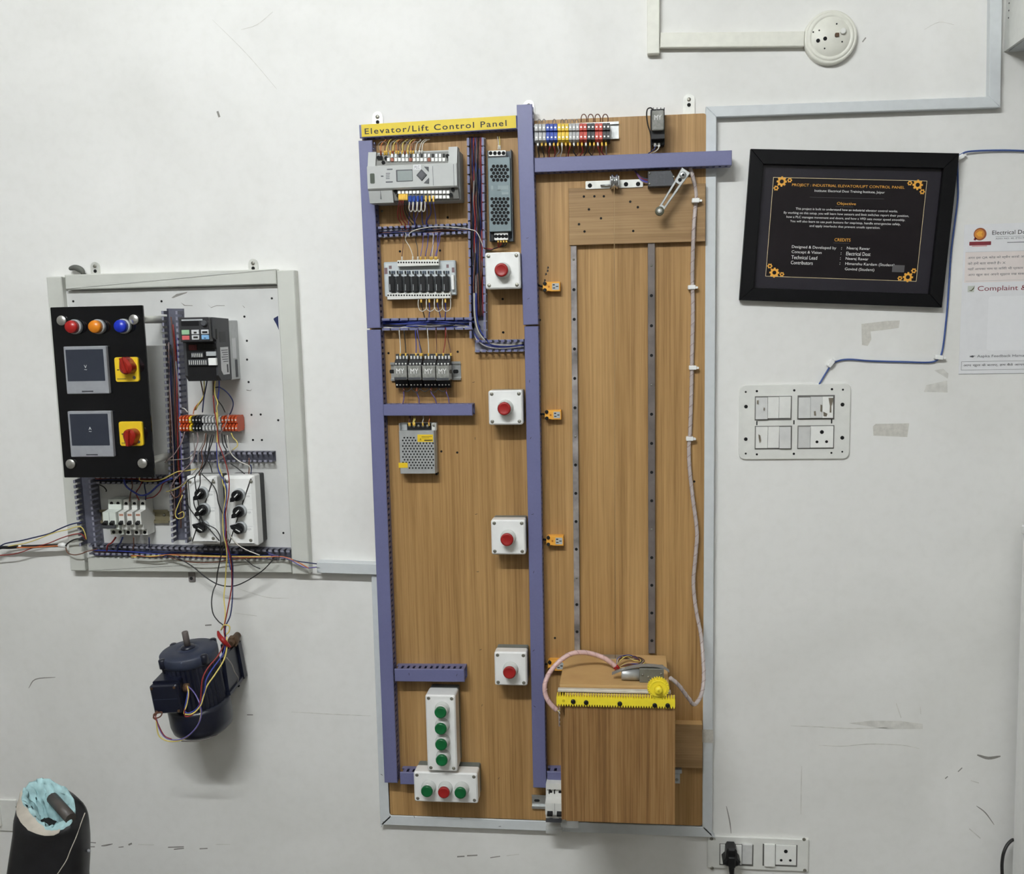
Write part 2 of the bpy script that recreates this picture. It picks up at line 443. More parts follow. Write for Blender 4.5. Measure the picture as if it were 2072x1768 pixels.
for pts, wp in (([(440, 225), (444, 237)], 5), ([(488, 60), (520, 50), (552, 24)], 1.6), ([(430, 40), (500, 110), (560, 180)], 1.2), ([(58, 1392), (72, 1374), (112, 1370)], 2), ([(590, 1440), (680, 1445), (750, 1448)], 1.6),
                ([(183, 1704), (194, 1705)], 2), ([(183, 1713), (192, 1713)], 2), ([(205, 1711), (214, 1710), (228, 1707)], 3), ([(240, 1714), (250, 1713)], 2), ([(260, 1709), (267, 1706)], 4), ([(280, 1708), (312, 1709)], 1.4), ([(340, 1714), (372, 1713)], 2.4), ([(352, 1718), (372, 1716)], 2.4), ([(404, 1717), (420, 1716)], 2.2), ([(436, 1708), (466, 1708)], 1.3), ([(925, 1733), (940, 1732)], 3), ([(945, 1731), (966, 1730)], 3), ([(992, 1735), (1012, 1732)], 2.2), ([(1025, 1731), (1050, 1728)], 1.6),
                ([(480, 1190), (540, 1208), (585, 1210)], 1.5), ([(475, 1240), (520, 1246)], 1.5), ([(415, 1265), (428, 1264)], 3), ([(500, 1446), (512, 1446)], 2), ([(1870, 60), (1900, 45), (1930, 50)], 1.2), ([(1745, 85), (1752, 76)], 3)):
    streak(z1, pts, wp, M_scuff if wp > 1.9 else M_scufl)

# ------------------------------------------------------------------ wall trunking
def trunk(label, z, p0, p1, width, wd=0.018, m=None, m0=0, m1=0, hole=None):
    """straight length of cable trunking from p0 to p1 (centre line as seen), mitred by m0/m1 half widths"""
    m = m or M_trunk
    a = W(*z(*p0), wd); b = W(*z(*p1), wd)
    th = math.atan2(b[1]-a[1], b[0]-a[0]); L = math.hypot(b[0]-a[0], b[1]-a[1])
    t = Th('cable_trunking', label, 'trunking', z, p0[0], p0[1], 0.0, wd, th, group='white wall trunking')
    mid = ((p0[0]+p1[0])/2, (p0[1]+p1[1])/2)
    d = Vector((p1[0]-p0[0], p1[1]-p0[1])).normalized(); q = Vector((-d.y, d.x))*width/2
    A = W(*z(mid[0]+q.x, mid[1]+q.y), wd); B = W(*z(mid[0]-q.x, mid[1]-q.y), wd)
    h = math.hypot(A[0]-B[0], A[1]-B[1])/2
    t.part('base', MB().extrude([(0-m0*h*.9, -h*.94), (L-m1*h*.9, -h*.94), (L+m1*h*.9, h*.94), (0+m0*h*.9, h*.94)], 0.0, wd-0.006), m)
    t.part('cover', MB().extrude([(0-m0*h, -h), (L-m1*h, -h), (L+m1*h, h), (0+m0*h, h)], wd-0.0055, wd, chamfer=0.0012), m)
    return t
trunk('white trunking running down the wall left of the big wooden panel', z1, (762, 1155), (780.5, 1664), 22, 0.02, m1=-1)
trunk('white trunking running under the bottom edge of the wooden panel', z1, (779, 1659), (1437, 1684), 20, 0.02, m0=1, m1=-1)
trunk('tall white trunking along the right edge of the wooden panel', z1, (1439, 226), (1431, 1684), 21, 0.02, m0=1, m1=1)
trunk('white trunking running right from the panel top towards the corner', z1, (1439, 226), (2013, 206), 22, 0.02, m0=-1, m1=-1)
trunk('white trunking rising to the top edge near the wall mounted box', z1, (2013, 206), (2017, -60), 24, 0.02, m0=1)
trunk('short white trunking coming down from above to the bare round base', z1, (1322, 108), (1322, -60), 25, 0.02, M_trunk_w)
trunk('short white trunking joining the round base to the upright trunking', z1, (1336, 81), (1628, 78), 30, 0.018, M_trunk_w)
trunk('short white trunking bridging the wiring board and the wooden panel', z1, (641, 1148), (762, 1152), 22, 0.03)
t = Th('trunking_patch', 'translucent tape patch wrapped on the trunking right of the lift car', 'tape', zU, 100, 210, 0.02)
u0, u1, v0, v1 = t.rect(66, 172, 134, 255, 0.021); t.part('patch', MB().rbox(u0, u1, v0, v1, 0.0201, 0.021, 0.001), M_tape)

# ------------------------------------------------------------------ round rose base on the wall
t = Th('rose_base', 'bare round white ceiling rose base with screw holes on the wall', 'fixture', zT, 1038, 195, 0.0, 0.02)
r = abs(t.uv(1183, 195, 0.02)[0] - t.uv(895, 195, 0.02)[0])/2
t.part('disc', MB().lathe([(r, 0), (r, 0.012), (r*.975, 0.0155), (r*.90, 0.0165), (r*.885, 0.0155), (r*.87, 0.0175), (r*.75, 0.0188), (r*.735, 0.0170), (r*.715, 0.0185), (r*.02, 0.0185)], 48), M_trunk_w)
hm = MB().cyl(0, 0, 0, 0.0006, 0.0040, 12).mesh('screw_hole'); hm.materials.append(M_hole)
hs = MB().cyl(0, 0, 0, 0.0006, 0.0016, 8).mesh('screw_hole'); hs.materials.append(M_hole)
for x, y, me in ((968, 218, hm), (1006, 207, hm), (974, 163, hs), (1068, 128, hs), (1097, 224, hs), (1003, 260, hs), (942, 172, hs)):
    t.inst('screw_hole', me, *t.uv(x, y, 0.0185), 0.0185)
t.part('terminal_post', MB().lathe([(0.0058, 0.0185), (0.0058, 0.024), (0.004, 0.0245)], 14, *t.uv(1102, 168, 0.02)), M_cream)
t.part('stub', MB().rbox(*t.rect(1058, 178, 1080, 198, 0.0185), 0.0185, 0.0215, 0.002), M_rust)

# ------------------------------------------------------------------ wall box at the top right
t = Th('wall_unit', 'white box mounted high on the wall at the top right corner', 'wall box', z1, 2031, 105, 0.0)
zt = t.uv(2031, -150, 0)[1]
t.part('body', MB().box(0, 0.42, 0.0, zt, 0.0005, 0.24), M_cream)
t.part('underside_panel', MB().box(0.006, 0.41, -0.003, 0.0, 0.01, 0.235), M_greyp)
for k in range(5):
    t.inst('screw_hole', hs, -0.0003, 0.06+0.014*k, 0.02).rotation_euler = (0, 0, -math.pi/2)
# ------------------------------------------------------------------ white cabinet at the right border
t = Th('side_cabinet', 'white cabinet standing against the wall at the right border', 'cabinet', zU, 2000, 1073, 0.03, 0.03, 0.018)
zb = -t.oz
vtop = t.uv(2068, 1080, 0.03, z1)[1]
t.part('body', MB().rbox(0.0, 0.45, zb+0.06, vtop, 0.03, 0.75, 0.004), M_white)
t.part('top_panel', MB().rbox(-0.003, 0.453, vtop, vtop+0.02, 0.028, 0.755, 0.004), M_white)
t.part('plinth', MB().box(0.02, 0.43, zb, zb+0.06, 0.05, 0.72), M_greyp)
wire(zV, [(1100, 1210, 0.025), (1040, 1212, 0.03), (960, 1290, 0.035), (900, 1420, 0.04), (875, 1560, 0.04), (872, 1700, 0.04), (885, 1900, 0.04), (930, 2300, 0.04), (1010, 2900, 0.03)], WM['black'],
     'thick black power cord curving out from behind the white cabinet', 0.0036, name='cord', cat='cord', n=8)
# ------------------------------------------------------------------ shared small parts
def share(name, mb, m):
    me = mb.mesh(name); me.materials.append(m); return me
ME_screw = share('screw', MB().lathe([(0.0034, 0), (0.0034, 0.0012), (0.0018, 0.0022), (0.0002, 0.0023)], 12), M_screw)
ME_screw_s = share('screw', MB().lathe([(0.0024, 0), (0.0024, 0.0008), (0.001, 0.0014), (0.0002, 0.0015)], 10), M_screw)
ME_screw_f = share('screw', MB().lathe([(0.0040, -0.001), (0.0040, 0.0002), (0.0030, 0.0008), (0.0002, 0.0009)], 12), M_screw)
ME_slot = share('screw_slot', MB().box(-0.0026, 0.0026, -0.0004, 0.0004, 0.0006, 0.0012), M_gap)
ME_hole = share('drill_hole', MB().cyl(0, 0, 0, 0.0005, 0.0026, 10), M_hole)
ME_hole_l = share('hole', MB().cyl(0, 0, 0, 0.0006, 0.0040, 12), M_hole)
ME_dot = share('terminal_screw', MB().cyl(0, 0, 0, 0.0008, 0.0019, 8), M_spot)
ME_dotk = share('terminal_hole', MB().cyl(0, 0, 0, 0.0006, 0.0019, 8), M_hole)

def tab(t, z, x, y, wd=0.004, r=0.011, down=0.03, m=None):
    """hanging tab with a keyhole"""
    u, v = t.uv(x, y, wd, z)
    pts = [(u-r, v-down), (u+r, v-down)] + [(u+r*math.cos(a), v+r*math.sin(a)) for a in [math.pi*k/8 for k in range(9)]]
    p = t.part('mounting_tab', MB().extrude(pts, 0.0005, wd), m or M_tab)
    t.inst('keyhole', ME_hole_l, u, v-0.010, wd, p)
    t.inst('screw', ME_screw_f, u, v+0.001, wd+0.0012, p)
    return p

def duct(label, z, p0, p1, width, w0, w1, cover=True, pitch=0.0125, group=None, m=None, side=None, fl=0.0, slots=True, gapf=0.42, low=0.34):
    """slotted wiring duct from p0 to p1 (centre of its front as seen); open when cover is False"""
    m = m or M_duct; side = side or m
    a = W(*z(*p0), w1); b = W(*z(*p1), w1)
    th = math.atan2(b[1]-a[1], b[0]-a[0]); L = math.hypot(b[0]-a[0], b[1]-a[1])
    t = Th('wiring_duct', label, 'wiring duct', z, p0[0], p0[1], w0, w1, th, group=group)
    mid = ((p0[0]+p1[0])/2, (p0[1]+p1[1])/2)
    d = Vector((p1[0]-p0[0], p1[1]-p0[1])).normalized(); q = Vector((-d.y, d.x))*width/2
    A = W(*z(mid[0]+q.x, mid[1]+q.y), w1); B = W(*z(mid[0]-q.x, mid[1]-q.y), w1)
    h = math.hypot(A[0]-B[0], A[1]-B[1])/2
    H = w1 - w0
    t.L, t.h = L, h
    t.part('channel_base', MB().box(0, L, -h+0.002, h-0.002, w0, w0+0.0015), side)
    top = w1-0.003 if cover else w1
    for s in (-1, 1):
        pts = [(0, w0), (L, w0)]
        n = max(1, int(L/pitch)); pp = L/n
        for k in range(n):
            u1 = L - k*pp; u0 = u1 - pp; g = pp*gapf
            pts += [(u1-0.0001, top), (u0+g, top), (u0+g, w0+H*low), (u0+0.0001, w0+H*low)]
        c = s*(h-0.0012)
        t.part('slotted_side', MB().extrude(pts, c-0.0009, c+0.0009, fn=lambda a_, b_, h_: (a_, h_, b_)), side)
        if not cover:   # turned lips of the fingers
            for k in range(n):
                u1 = L - k*pp; u0 = u1 - pp + pp*gapf
                me = MB().box(u0, u1, min(c, c-s*0.0042), max(c, c-s*0.0042), w1-0.0012, w1+0.0002)
                t.part('finger_lip', me, M_duct_g if side is M_duct_d else m)
    if cover:
        t.part('cover', MB().extrude([(fl, -h), (L, -h), (L, h), (fl, h)], w1-0.0055, w1, chamfer=0.0012), m)
    return t

def push(t, u, v, w, m, rc=0.0155, r=0.0135, l1=0.019, l2=0.027, lamp=False, name='push_button'):
    c = t.part(name, MB().lathe([(rc+0.002, w), (rc+0.002, w+0.002), (rc, w+0.003), (rc, w+l1-0.002), (rc-0.0012, w+l1)], 24, u, v), M_collar)
    t.part('button_cap', MB().lathe([(r, w+l1-0.001), (r, w+l2-0.0022), (r-0.0012, w+l2-0.0006), (r-0.003, w+l2), (r-0.0045, w+l2-0.0006), (0.0003, w+l2-0.0008)], 24, u, v), m, c)
    return c

# ------------------------------------------------------------------ left wiring board
PW = 0.025
t = Th('wiring_board', 'grey metal wiring board with wide frame hung left of the wooden panel', 'wiring board', z1, 360, 855, 0.0)
WB = t
t.part('back_plate', MB().box(*t.rect(128, 589, 590, 1130, 0.008), 0.003, 0.008), M_plate)
t.part('frame_rail', MB().rbox(*t.rect(93, 560, 172, 1155, PW), 0.0005, PW, 0.002, 0.002), M_frame, label='wide left upright of the frame')
t.part('frame_rail', MB().rbox(*t.rect(559, 547, 626, 1162, PW), 0.0005, PW, 0.002, 0.002), M_frame, label='wide right upright of the frame')
ul = t.uv(131, 575, PW)[0]; ur = t.uv(559, 575, PW)[0]
_, _, a, b = t.rect(300, 551, 300, 582, PW); t.part('frame_rail', MB().extrude(rrect(ul, ur, a, b, .001), 0.0005, PW-0.001, chamfer=0.002), M_frame, label='top rail of the frame')
_, _, a, b = t.rect(380, 1129, 380, 1158, PW); t.part('frame_rail', MB().extrude(rrect(ul, ur, a, b, .001), 0.0005, PW-0.001, chamfer=0.002), M_frame, label='bottom rail of the frame')
tab(t, zA, 660, 115, m=M_tab); tab(t, zB, 1072, 80)
u, v = t.uv(388, 1170, 0.004)
p = t.part('mounting_tab', MB().rbox(u-0.008, u+0.008, v-0.008, v+0.018, 0.0005, 0.004, 0.002), M_steel_d); t.inst('hole', ME_hole_l, u-0.001, v, 0.0045, p)
for z, x, y in ((zA, 403, 527), (zA, 1455, 527), (zB, 1297, 492), (zB, 970, 710), (zB, 1000, 998), (zB, 1002, 1222), (zB, 1020, 1490), (zD, 747, 173), (zD, 829, 170), (zD, 986, 221), (zD, 760, 398), (zD, 840, 398), (zD, 1032, 1229)):
    t.inst('drill_hole', ME_hole, *t.uv(x, y, 0.008, z), 0.008)
def sticker(t, z, pts, wd, m, name='sticker', parent=None, th=0.0003):
    return t.part(name, MB().extrude([t.uv(x, y, wd, z) for x, y in pts], wd-0.0002, wd+th), m, parent)
sticker(t, zB, [(1320, 730), (1372, 700), (1380, 870), (1350, 800), (1318, 745)], 0.008, WM['navy'], 'film_remnant')
for z, pts in ((zB, [(210, 540), (260, 572), (350, 575), (355, 582), (250, 580)]), (zB, [(530, 560), (570, 600), (640, 575), (735, 575), (735, 581), (640, 582), (572, 606)]),
               (zB, [(940, 570), (975, 600), (970, 606)]), (zB, [(990, 1580), (1040, 1590), (1060, 1570), (1045, 1596), (1000, 1592)]), (zB, [(100, 485), (160, 440), (290, 415), (280, 430), (170, 470), (120, 490)])):
    sticker(t, z, pts, 0.008, M_scuff, 'scratch')
o = Th('rubber_plug', 'dark rubber lump lying on top of the grey wiring board', 'rubber plug', zA, 470, 205, 0.006)
P = smooth_path([o.uv(x, y, 0.016) + (0.016,) for x, y in ((520, 200), (505, 165), (470, 140), (420, 125), (375, 135), (352, 148))], 4)
o.part('lump', MB().tube(P, [0.0035, 0.0045, 0.0052, 0.006, 0.0065, 0.0068, 0.007, 0.0072, 0.0072, 0.0072, 0.007, 0.0068, 0.0065, 0.006, 0.0058, 0.0055, 0.005, 0.0045, 0.004, 0.003, 0.001][:len(P)], 10), mat('grey_rubber', C(96, 98, 92), 0.8, var=0.2))
o.part('stem', MB().tube([o.uv(520, 205, 0.01) + (0.003,), o.uv(520, 205, 0.012) + (0.016,)], 0.0035, 8), M_dgrey)

# ducts of the left board
gd = 'slotted grey ducts of the left wiring board'
duct('tall slotted grey duct running down the middle of the left board', zA, (1548, 612), (1668, 3406), 195, 0.008, 0.042, False, 0.0130, gd, M_duct_d, M_duct_d, low=0.2)
duct('slotted grey duct rising below the black instrument plate', zC, (302, 775), (362, 1420), 165, 0.008, 0.044, False, 0.0125, gd, M_duct_d, M_duct_d, low=0.2)
duct('slotted grey duct lying below the black plate above the breakers', zC, (420, 796), (1210, 800), 78, 0.008, 0.036, False, 0.0125, gd, M_duct_d, M_duct_d)
duct('long slotted grey duct along the bottom of the left board', zC, (350, 1452), (2262, 1502), 92, 0.008, 0.036, False, 0.0140, gd, M_duct_d, M_duct_d)
duct('short slotted grey duct between the terminal strip and selector boxes', zD, (180, 552), (930, 552), 92, 0.008, 0.034, False, 0.0125, gd, M_duct_d, M_duct_d)

# ------------------------------------------------------------------ black instrument plate
BW = 0.155
t = Th('instrument_plate', 'glossy black plate with lamps, meters and rotary switches on standoffs', 'control plate', zA, 690, 1680, 0.008, BW)
u0, v1 = t.uv(125, 600, BW); u1, v0 = t.uv(990, 770, BW, zC)
t.part('plate', MB().rbox(u0, u1, v0, v1, BW-0.005, BW, 0.002, 0.0006), M_blackg)
for z, x, y in ((zA, 255, 757), (zA, 1118, 745), (zC, 194, 646), (zC, 871, 640)):
    u, v = t.uv(x, y, BW+0.006, z)
    p = t.part('standoff_cap', MB().lathe([(0.0108, BW), (0.0108, BW+0.005), (0.0100, BW+0.006), (0.0002, BW+0.006)], 28, u, v), M_brush, label='round brushed metal cap')
    t.part('standoff_post', MB().cyl(u, v, 0.008, BW-0.005, 0.0085, 16), M_frame, p)
for x, y, m, nm in ((362, 832, M_redl, 'red'), (643, 830, M_orange, 'orange'), (948, 825, M_blue, 'blue')):
    u, v = t.uv(x, y, BW+0.026)
    p = t.part('indicator_lamp', MB().lathe([(0.0158, BW), (0.0158, BW+0.010), (0.0146, BW+0.012)], 24, u, v), M_greyp, label=nm+' indicator lamp')
    t.part('lens', MB().lathe([(0.0138, BW+0.011), (0.0136, BW+0.022), (0.0122, BW+0.026), (0.0002, BW+0.0265)], 24, u, v), m, p)
for z, q, scr, letter, lx, ly in ((zA, (280, 1068, 828, 1628), (308, 1105, 785, 1475), 'V', 548, 1318), (zC, (167, 150, 605, 578), (190, 175, 570, 470), 'A', 383, 320)):
    u0, u1, v0, v1 = t.rect(*q, BW+0.010, z)
    p = t.part('panel_meter', MB().rbox(u0, u1, v0, v1, BW, BW+0.010, 0.002, 0.0015), mat('meter_bezel', C(148, 150, 155), .45), label='square digital panel meter')
    a0, a1, b0, b1 = t.rect(*scr, BW+0.010, z)
    t.part('screen', MB().rbox(a0, a1, b0, b1, BW+0.009, BW+0.0104, 0.001), M_screen, p)
    lu, lv = t.uv(lx, ly, BW+0.0106, z)
    t.text(letter, lu-0.0032, lv-0.001, 0.0064, 0.0066, BW+0.0107, M_inkw, p)
    t.text('~', lu-0.003, lv-0.0052, 0.006, 0.0016, BW+0.0107, M_inkw, p)
    t.part('logo_strip', MB().box(*t.rect(q[0]+(q[2]-q[0])*.41, q[3]-(q[3]-q[1])*.06, q[0]+(q[2]-q[0])*.66, q[3]-(q[3]-q[1])*.035, BW+0.01, z), BW+0.0098, BW+0.0103), M_dgrey, p)
for z, q, ku, ky, ang in ((zA, (886, 1196, 1186, 1486), 1022, 1320, 105), (zC, (648, 247, 884, 475), 748, 380, 265)):
    u0, u1, v0, v1 = t.rect(*q, BW+0.006, z)
    p = t.part('rotary_switch', MB().rbox(u0, u1, v0, v1, BW, BW+0.006, 0.005, 0.001, 4), M_yel, label='yellow plate rotary switch with red knob')
    u, v = t.uv(ku, ky, BW+0.03, z)
    a = math.radians(ang); R0 = 0.0145
    out = []
    for k in range(28):
        b = 2*math.pi*k/28; d = math.cos(b - a); rr = R0*(0.98 + 0.62*max(0, d)**5)
        out.append((u + rr*math.cos(b), v + rr*math.sin(b)))
    kn = t.part('knob', MB().extrude(out, BW+0.006, BW+0.034, chamfer=0.005), M_redb, p)
    g = Vector((math.cos(a), math.sin(a))); n_ = Vector((-g.y, g.x))
    c = Vector((u, v)); rd = [c+g*0.022+n_*0.003, c-g*0.012+n_*0.0036, c-g*0.012-n_*0.0036, c+g*0.022-n_*0.003]
    t.part('knob_grip', MB().extrude([tuple(x) for x in rd], BW+0.03, BW+0.040, chamfer=0.0015), M_redb, kn)
    t.part('emblem', MB().cyl(u1-0.010, v0+0.009, BW+0.0058, BW+0.0064, 0.0036, 16), M_inkg, p)
    t.part('print_line', MB().box(u0+0.004, u0+0.024, v0+0.005, v0+0.008, BW+0.0058, BW+0.0063), mat('dim_yellow_ink', C(150, 128, 36), .6), p)
    for du in (-0.019, 0.019):
        t.part('position_mark', MB().box((u0+u1)/2+du-0.002, (u0+u1)/2+du+0.002, (v0+v1)/2-0.0016, (v0+v1)/2+0.0008, BW+0.0058, BW+0.0063), M_ink, p)

# ------------------------------------------------------------------ motor drive (inverter)
t = Th('motor_drive', 'black variable speed drive with open terminal cover and metal heat sink', 'motor drive', zB, 560, 1100, 0.008, 0.10)
us, vb = t.uv(965, 1455, 0.03); _, vt = t.uv(940, 750, 0.03)
ul, _ = t.uv(262, 1200, 0.13)
uR = t.uv(650, 1200, 0.135)[0]
sk = t.part('heat_sink', MB().rbox(ul+0.004, uR-0.001, vb, vt, 0.008, 0.062, 0.002), M_zinc)
t.part('rating_sticker', MB().extrude([(0.026, vt-0.04), (0.046, vt-0.04), (0.046, vt-0.085), (0.026, vt-0.085)], uR-0.0012, uR-0.0006, fn=lambda a, b, h: (h, b, a)), M_paper, sk)
t.part('rating_sticker', MB().extrude([(0.022, vt-0.088), (0.036, vt-0.088), (0.036, vt-0.128), (0.022, vt-0.128)], uR-0.0012, uR-0.0006, fn=lambda a, b, h: (h, b, a)), M_dgrey, sk)
M_vfd = mat('drive_housing', C(52, 53, 57), 0.5, var=0.05)
_, vt2 = t.uv(560, 712, 0.14); _, vb2 = t.uv(660, 1472, 0.12)
bd = t.part('housing', MB().extrude([(0.062, vb2), (0.120, vb2), (0.135, vb2+0.012), (0.135, vt2-0.05), (0.150, vt2-0.045), (0.150, vt2-0.001), (0.062, vt2-0.004)], ul, uR, fn=lambda a, b, h: (h, b, a)), M_vfd)
t.part('side_label', MB().extrude([(0.074, vb2+0.012), (0.108, vb2+0.012), (0.118, vb2+0.022), (0.118, vb2+0.072), (0.074, vb2+0.072)], uR, uR+0.0005, fn=lambda a, b, h: (h, b, a)), M_paper, bd)
for k in range(6):
    t.part('label_print', MB().extrude([(0.078, vb2+0.066-k*0.005), (0.114-0.004*(k % 3), vb2+0.066-k*0.005), (0.114-0.004*(k % 3), vb2+0.0645-k*0.005), (0.078, vb2+0.0645-k*0.005)], uR+0.0004, uR+0.0007, fn=lambda a, b, h: (h, b, a)), M_inkg, bd)
t.part('label_print', MB().extrude([(0.080, vb2+0.016), (0.088, vb2+0.016), (0.088, vb2+0.034), (0.080, vb2+0.034)], uR+0.0004, uR+0.0007, fn=lambda a, b, h: (h, b, a)), M_inkg, bd)
t.part('side_recess', MB().extrude([(0.085, vt2-0.055), (0.118, vt2-0.055), (0.118, vt2-0.032), (0.085, vt2-0.032)], uR, uR+0.0004, fn=lambda a, b, h: (h, b, a)), M_black, bd)
t.part('side_clip', MB().extrude([(0.130, vt2-0.048), (0.136, vt2-0.048), (0.136, vt2-0.026), (0.130, vt2-0.026)], uR, uR+0.0012, fn=lambda a, b, h: (h, b, a)), M_black, bd)
u0, u1, v0, v1 = t.rect(187, 722, 556, 1008, 0.166)
kp = t.part('keypad', MB().rbox(u0, u1, v0, v1, 0.148, 0.166, 0.003, 0.0015), mat('keypad_face', C(46, 46, 49), 0.4))
for q, c in (((218, 870, 312, 925), C(150, 190, 152)), ((335, 868, 426, 920), C(200, 202, 204)), ((450, 866, 543, 918), C(200, 202, 204)), ((224, 938, 314, 986), C(206, 98, 100)), ((340, 932, 430, 984), C(200, 202, 204)), ((456, 930, 546, 980), C(130, 178, 220))):
    t.part('key', MB().rbox(*t.rect(*q, 0.168), 0.166, 0.168, 0.001, 0.0004), mat('key_%d_%d' % q[:2], c, 0.5), kp)
for q in ((365, 890, 400, 912), (466, 884, 528, 908), (360, 946, 415, 968), (486, 962, 512, 970)):
    t.part('key_print', MB().box(*t.rect(*q, 0.168), 0.1679, 0.1683), M_ink, kp)
t.part('display_window', MB().rbox(*t.rect(215, 765, 430, 820, 0.166), 0.1658, 0.1664, 0.001), M_black, kp)
t.part('display_trim', MB().box(*t.rect(220, 744, 470, 756, 0.166), 0.1658, 0.1664), M_greyp, kp)
t.part('speed_knob', MB().lathe([(0.0062, 0.166), (0.0062, 0.172), (0.005, 0.174)], 16, *t.uv(488, 788, 0.17)), M_dgrey, kp)
tc_ = t.part('terminal_cavity', MB().box(*t.rect(272, 1024, 640, 1475, 0.1355), 0.1345, 0.1358), M_black)
for q, wd, m in (((330, 1138, 480, 1200), 0.140, M_dgrey), ((296, 1222, 530, 1290), 0.142, M_dgrey), ((510, 1128, 628, 1178), 0.140, M_greyp), ((535, 1205, 634, 1290), 0.143, M_white), ((300, 1045, 400, 1110), 0.138, mat('dark_red_part', C(92, 22, 24), .5)), ((485, 1030, 635, 1090), 0.139, M_black)):
    p = t.part('terminal_row' if m is M_dgrey else 'terminal_cover', MB().rbox(*t.rect(*q, wd), 0.1355, wd, 0.001, 0.0006), m, tc_)
for x0, x1, y0, y1, n in ((336, 474, 1150, 1192, 6), (302, 524, 1232, 1282, 9)):
    for k in range(n):
        x = x0 + (x1-x0)*(k+0.2)/n; t.part('terminal_slot', MB().box(*t.rect(x, y0, x+(x1-x0)/n*0.45, y1, 0.1425), 0.1395, 0.1427), M_spot, tc_)

# ------------------------------------------------------------------ terminal strips
def strip(label, z, blocks, y0, y1, wbase, wd, railx, raily=None, group=None):
    """row of rail terminals: blocks = list of (x0, x1, material)"""
    t = Th('terminal_strip', label, 'terminal strip', z, (blocks[0][0]+blocks[-1][1])/2, (y0(blocks[0][0])+y1(blocks[0][0]))/2, wbase, wd)
    for x0, x1, m in blocks:
        a = t.uv(x0, y0((x0+x1)/2), wd); b = t.uv(x1, y1((x0+x1)/2), wd)
        u0, u1 = a[0]+0.0002, b[0]-0.0002; vt, vb = a[1], b[1]; H = vt-vb
        prof = [(vb, wbase+0.008), (vb, wd-0.008), (vb+H*.10, wd), (vb+H*.40, wd), (vb+H*.43, wd-0.006), (vb+H*.57, wd-0.006), (vb+H*.60, wd), (vb+H*.90, wd), (vt, wd-0.008), (vt, wbase+0.008), (vt-H*.2, wbase+0.003), (vb+H*.2, wbase+0.003)]
        p = t.part('terminal_block', MB().extrude(prof, u0, u1, fn=lambda a_, b_, h_: (h_, a_, b_)), m)
        t.inst('terminal_screw', ME_dot, (u0+u1)/2, vt-H*.24, wd, p); t.inst('terminal_screw', ME_dot, (u0+u1)/2, vb+H*.24, wd, p)
    a = t.uv(railx[0], (y0(railx[0])+y1(railx[0]))/2, wbase+0.006); b = t.uv(railx[1], (y0(railx[1])+y1(railx[1]))/2, wbase+0.006)
    v = (a[1]+b[1])/2
    t.part('din_rail', MB().extrude([(v-0.0175, wbase+0.0065), (v-0.0175, wbase+0.0078), (v-0.0125, wbase+0.0078), (v-0.0125, wbase+0.0013), (v+0.0125, wbase+0.0013), (v+0.0125, wbase+0.0078), (v+0.0175, wbase+0.0078), (v+0.0175, wbase+0.0065), (v+0.0137, wbase+0.0065), (v+0.0137, wbase), (v-0.0137, wbase), (v-0.0137, wbase+0.0065)], a[0], b[0], fn=lambda a_, b_, h_: (h_, a_, b_)), M_steel)
    return t
bl = []; x = 95
for n, m in ((3, M_torg), (1, M_yel), (3, M_tblk), (6, M_tgry), (5, M_torg)):
    for k in range(n): bl.append((x, x+29.2, m)); x += 29.2
strip('mostly orange and grey terminal strip on the left wiring board', zD, bl, lambda x: 186, lambda x: 326, 0.008, 0.056, (90, 640))

# ------------------------------------------------------------------ selector switch boxes
def selector_box(label, x0, y0, x1, y1, xb, knobs):
    t = Th('selector_box', label, 'switch box', zD, (x0+x1)/2, (y0+y1)/2, 0.008, 0.07, group='white selector switch boxes')
    FW = 0.078
    u0, u1, v0, v1 = t.rect(x0, y0, x1, y1, FW)
    e = 0.006
    t.part('black_base', MB().rbox(u0-0.002, u1+e, v0-e, v1+e*.5, 0.008, 0.040, 0.003), M_black)
    t.part('cover', MB().extrude(rrect(u0-0.003, u1+e+.002, v0-e, v1+e, 0.004), 0.040, FW, chamfer=0.007), M_white)
    for x, y in ((x0+28, y0+28), (x1-28, y0+28), (x0+28, y1-30), (x1-28, y1-30)):
        t.inst('screw', ME_screw_f, *t.uv(x, y, FW), FW)
    for x, y, ang in knobs:
        u, v = t.uv(x, y, FW+0.02)
        p = t.part('selector_switch', MB().lathe([(0.0148, FW), (0.0148, FW+0.004), (0.0128, FW+0.009)], 24, u, v), M_greyp)
        k = t.part('knob', MB().lathe([(0.0122, FW+0.008), (0.0122, FW+0.018), (0.0112, FW+0.020)], 24, u, v), M_black, p)
        a = math.radians(ang); g = Vector((math.cos(a), math.sin(a))); n_ = Vector((-g.y, g.x)); c = Vector((u, v))
        t.part('handle', MB().extrude([tuple(q) for q in (c+g*0.018, c+g*0.012+n_*0.005, c-g*0.010+n_*0.0045, c-g*0.010-n_*0.0045, c+g*0.012-n_*0.005)], FW+0.016, FW+0.027, chamfer=0.001), M_black, k)
        q = [c-g*0.009+n_*0.0011, c+g*0.002+n_*0.0011, c+g*0.002-n_*0.0011, c-g*0.009-n_*0.0011]
        t.part('pointer_line', MB().extrude([tuple(i) for i in q], FW+0.0268, FW+0.0275), M_inkw, k)
        su, sv = t.uv(x+78, y+4, FW)
        P = [(su+0.0014*i, sv+(0.002 if i % 2 else -0.002)+0.0006*(i % 3), FW+0.0002) for i in range(9)]
        t.part('pen_mark', MB().tube(P, 0.0003, 4), M_inkg)
        t.part('label_frame', MB().extrude([(su-0.003, sv+0.0075), (su+0.016, sv+0.0075), (su+0.016, sv+0.0071), (su-0.003, sv+0.0071)], FW-0.0002, FW+0.0002), M_greyp)
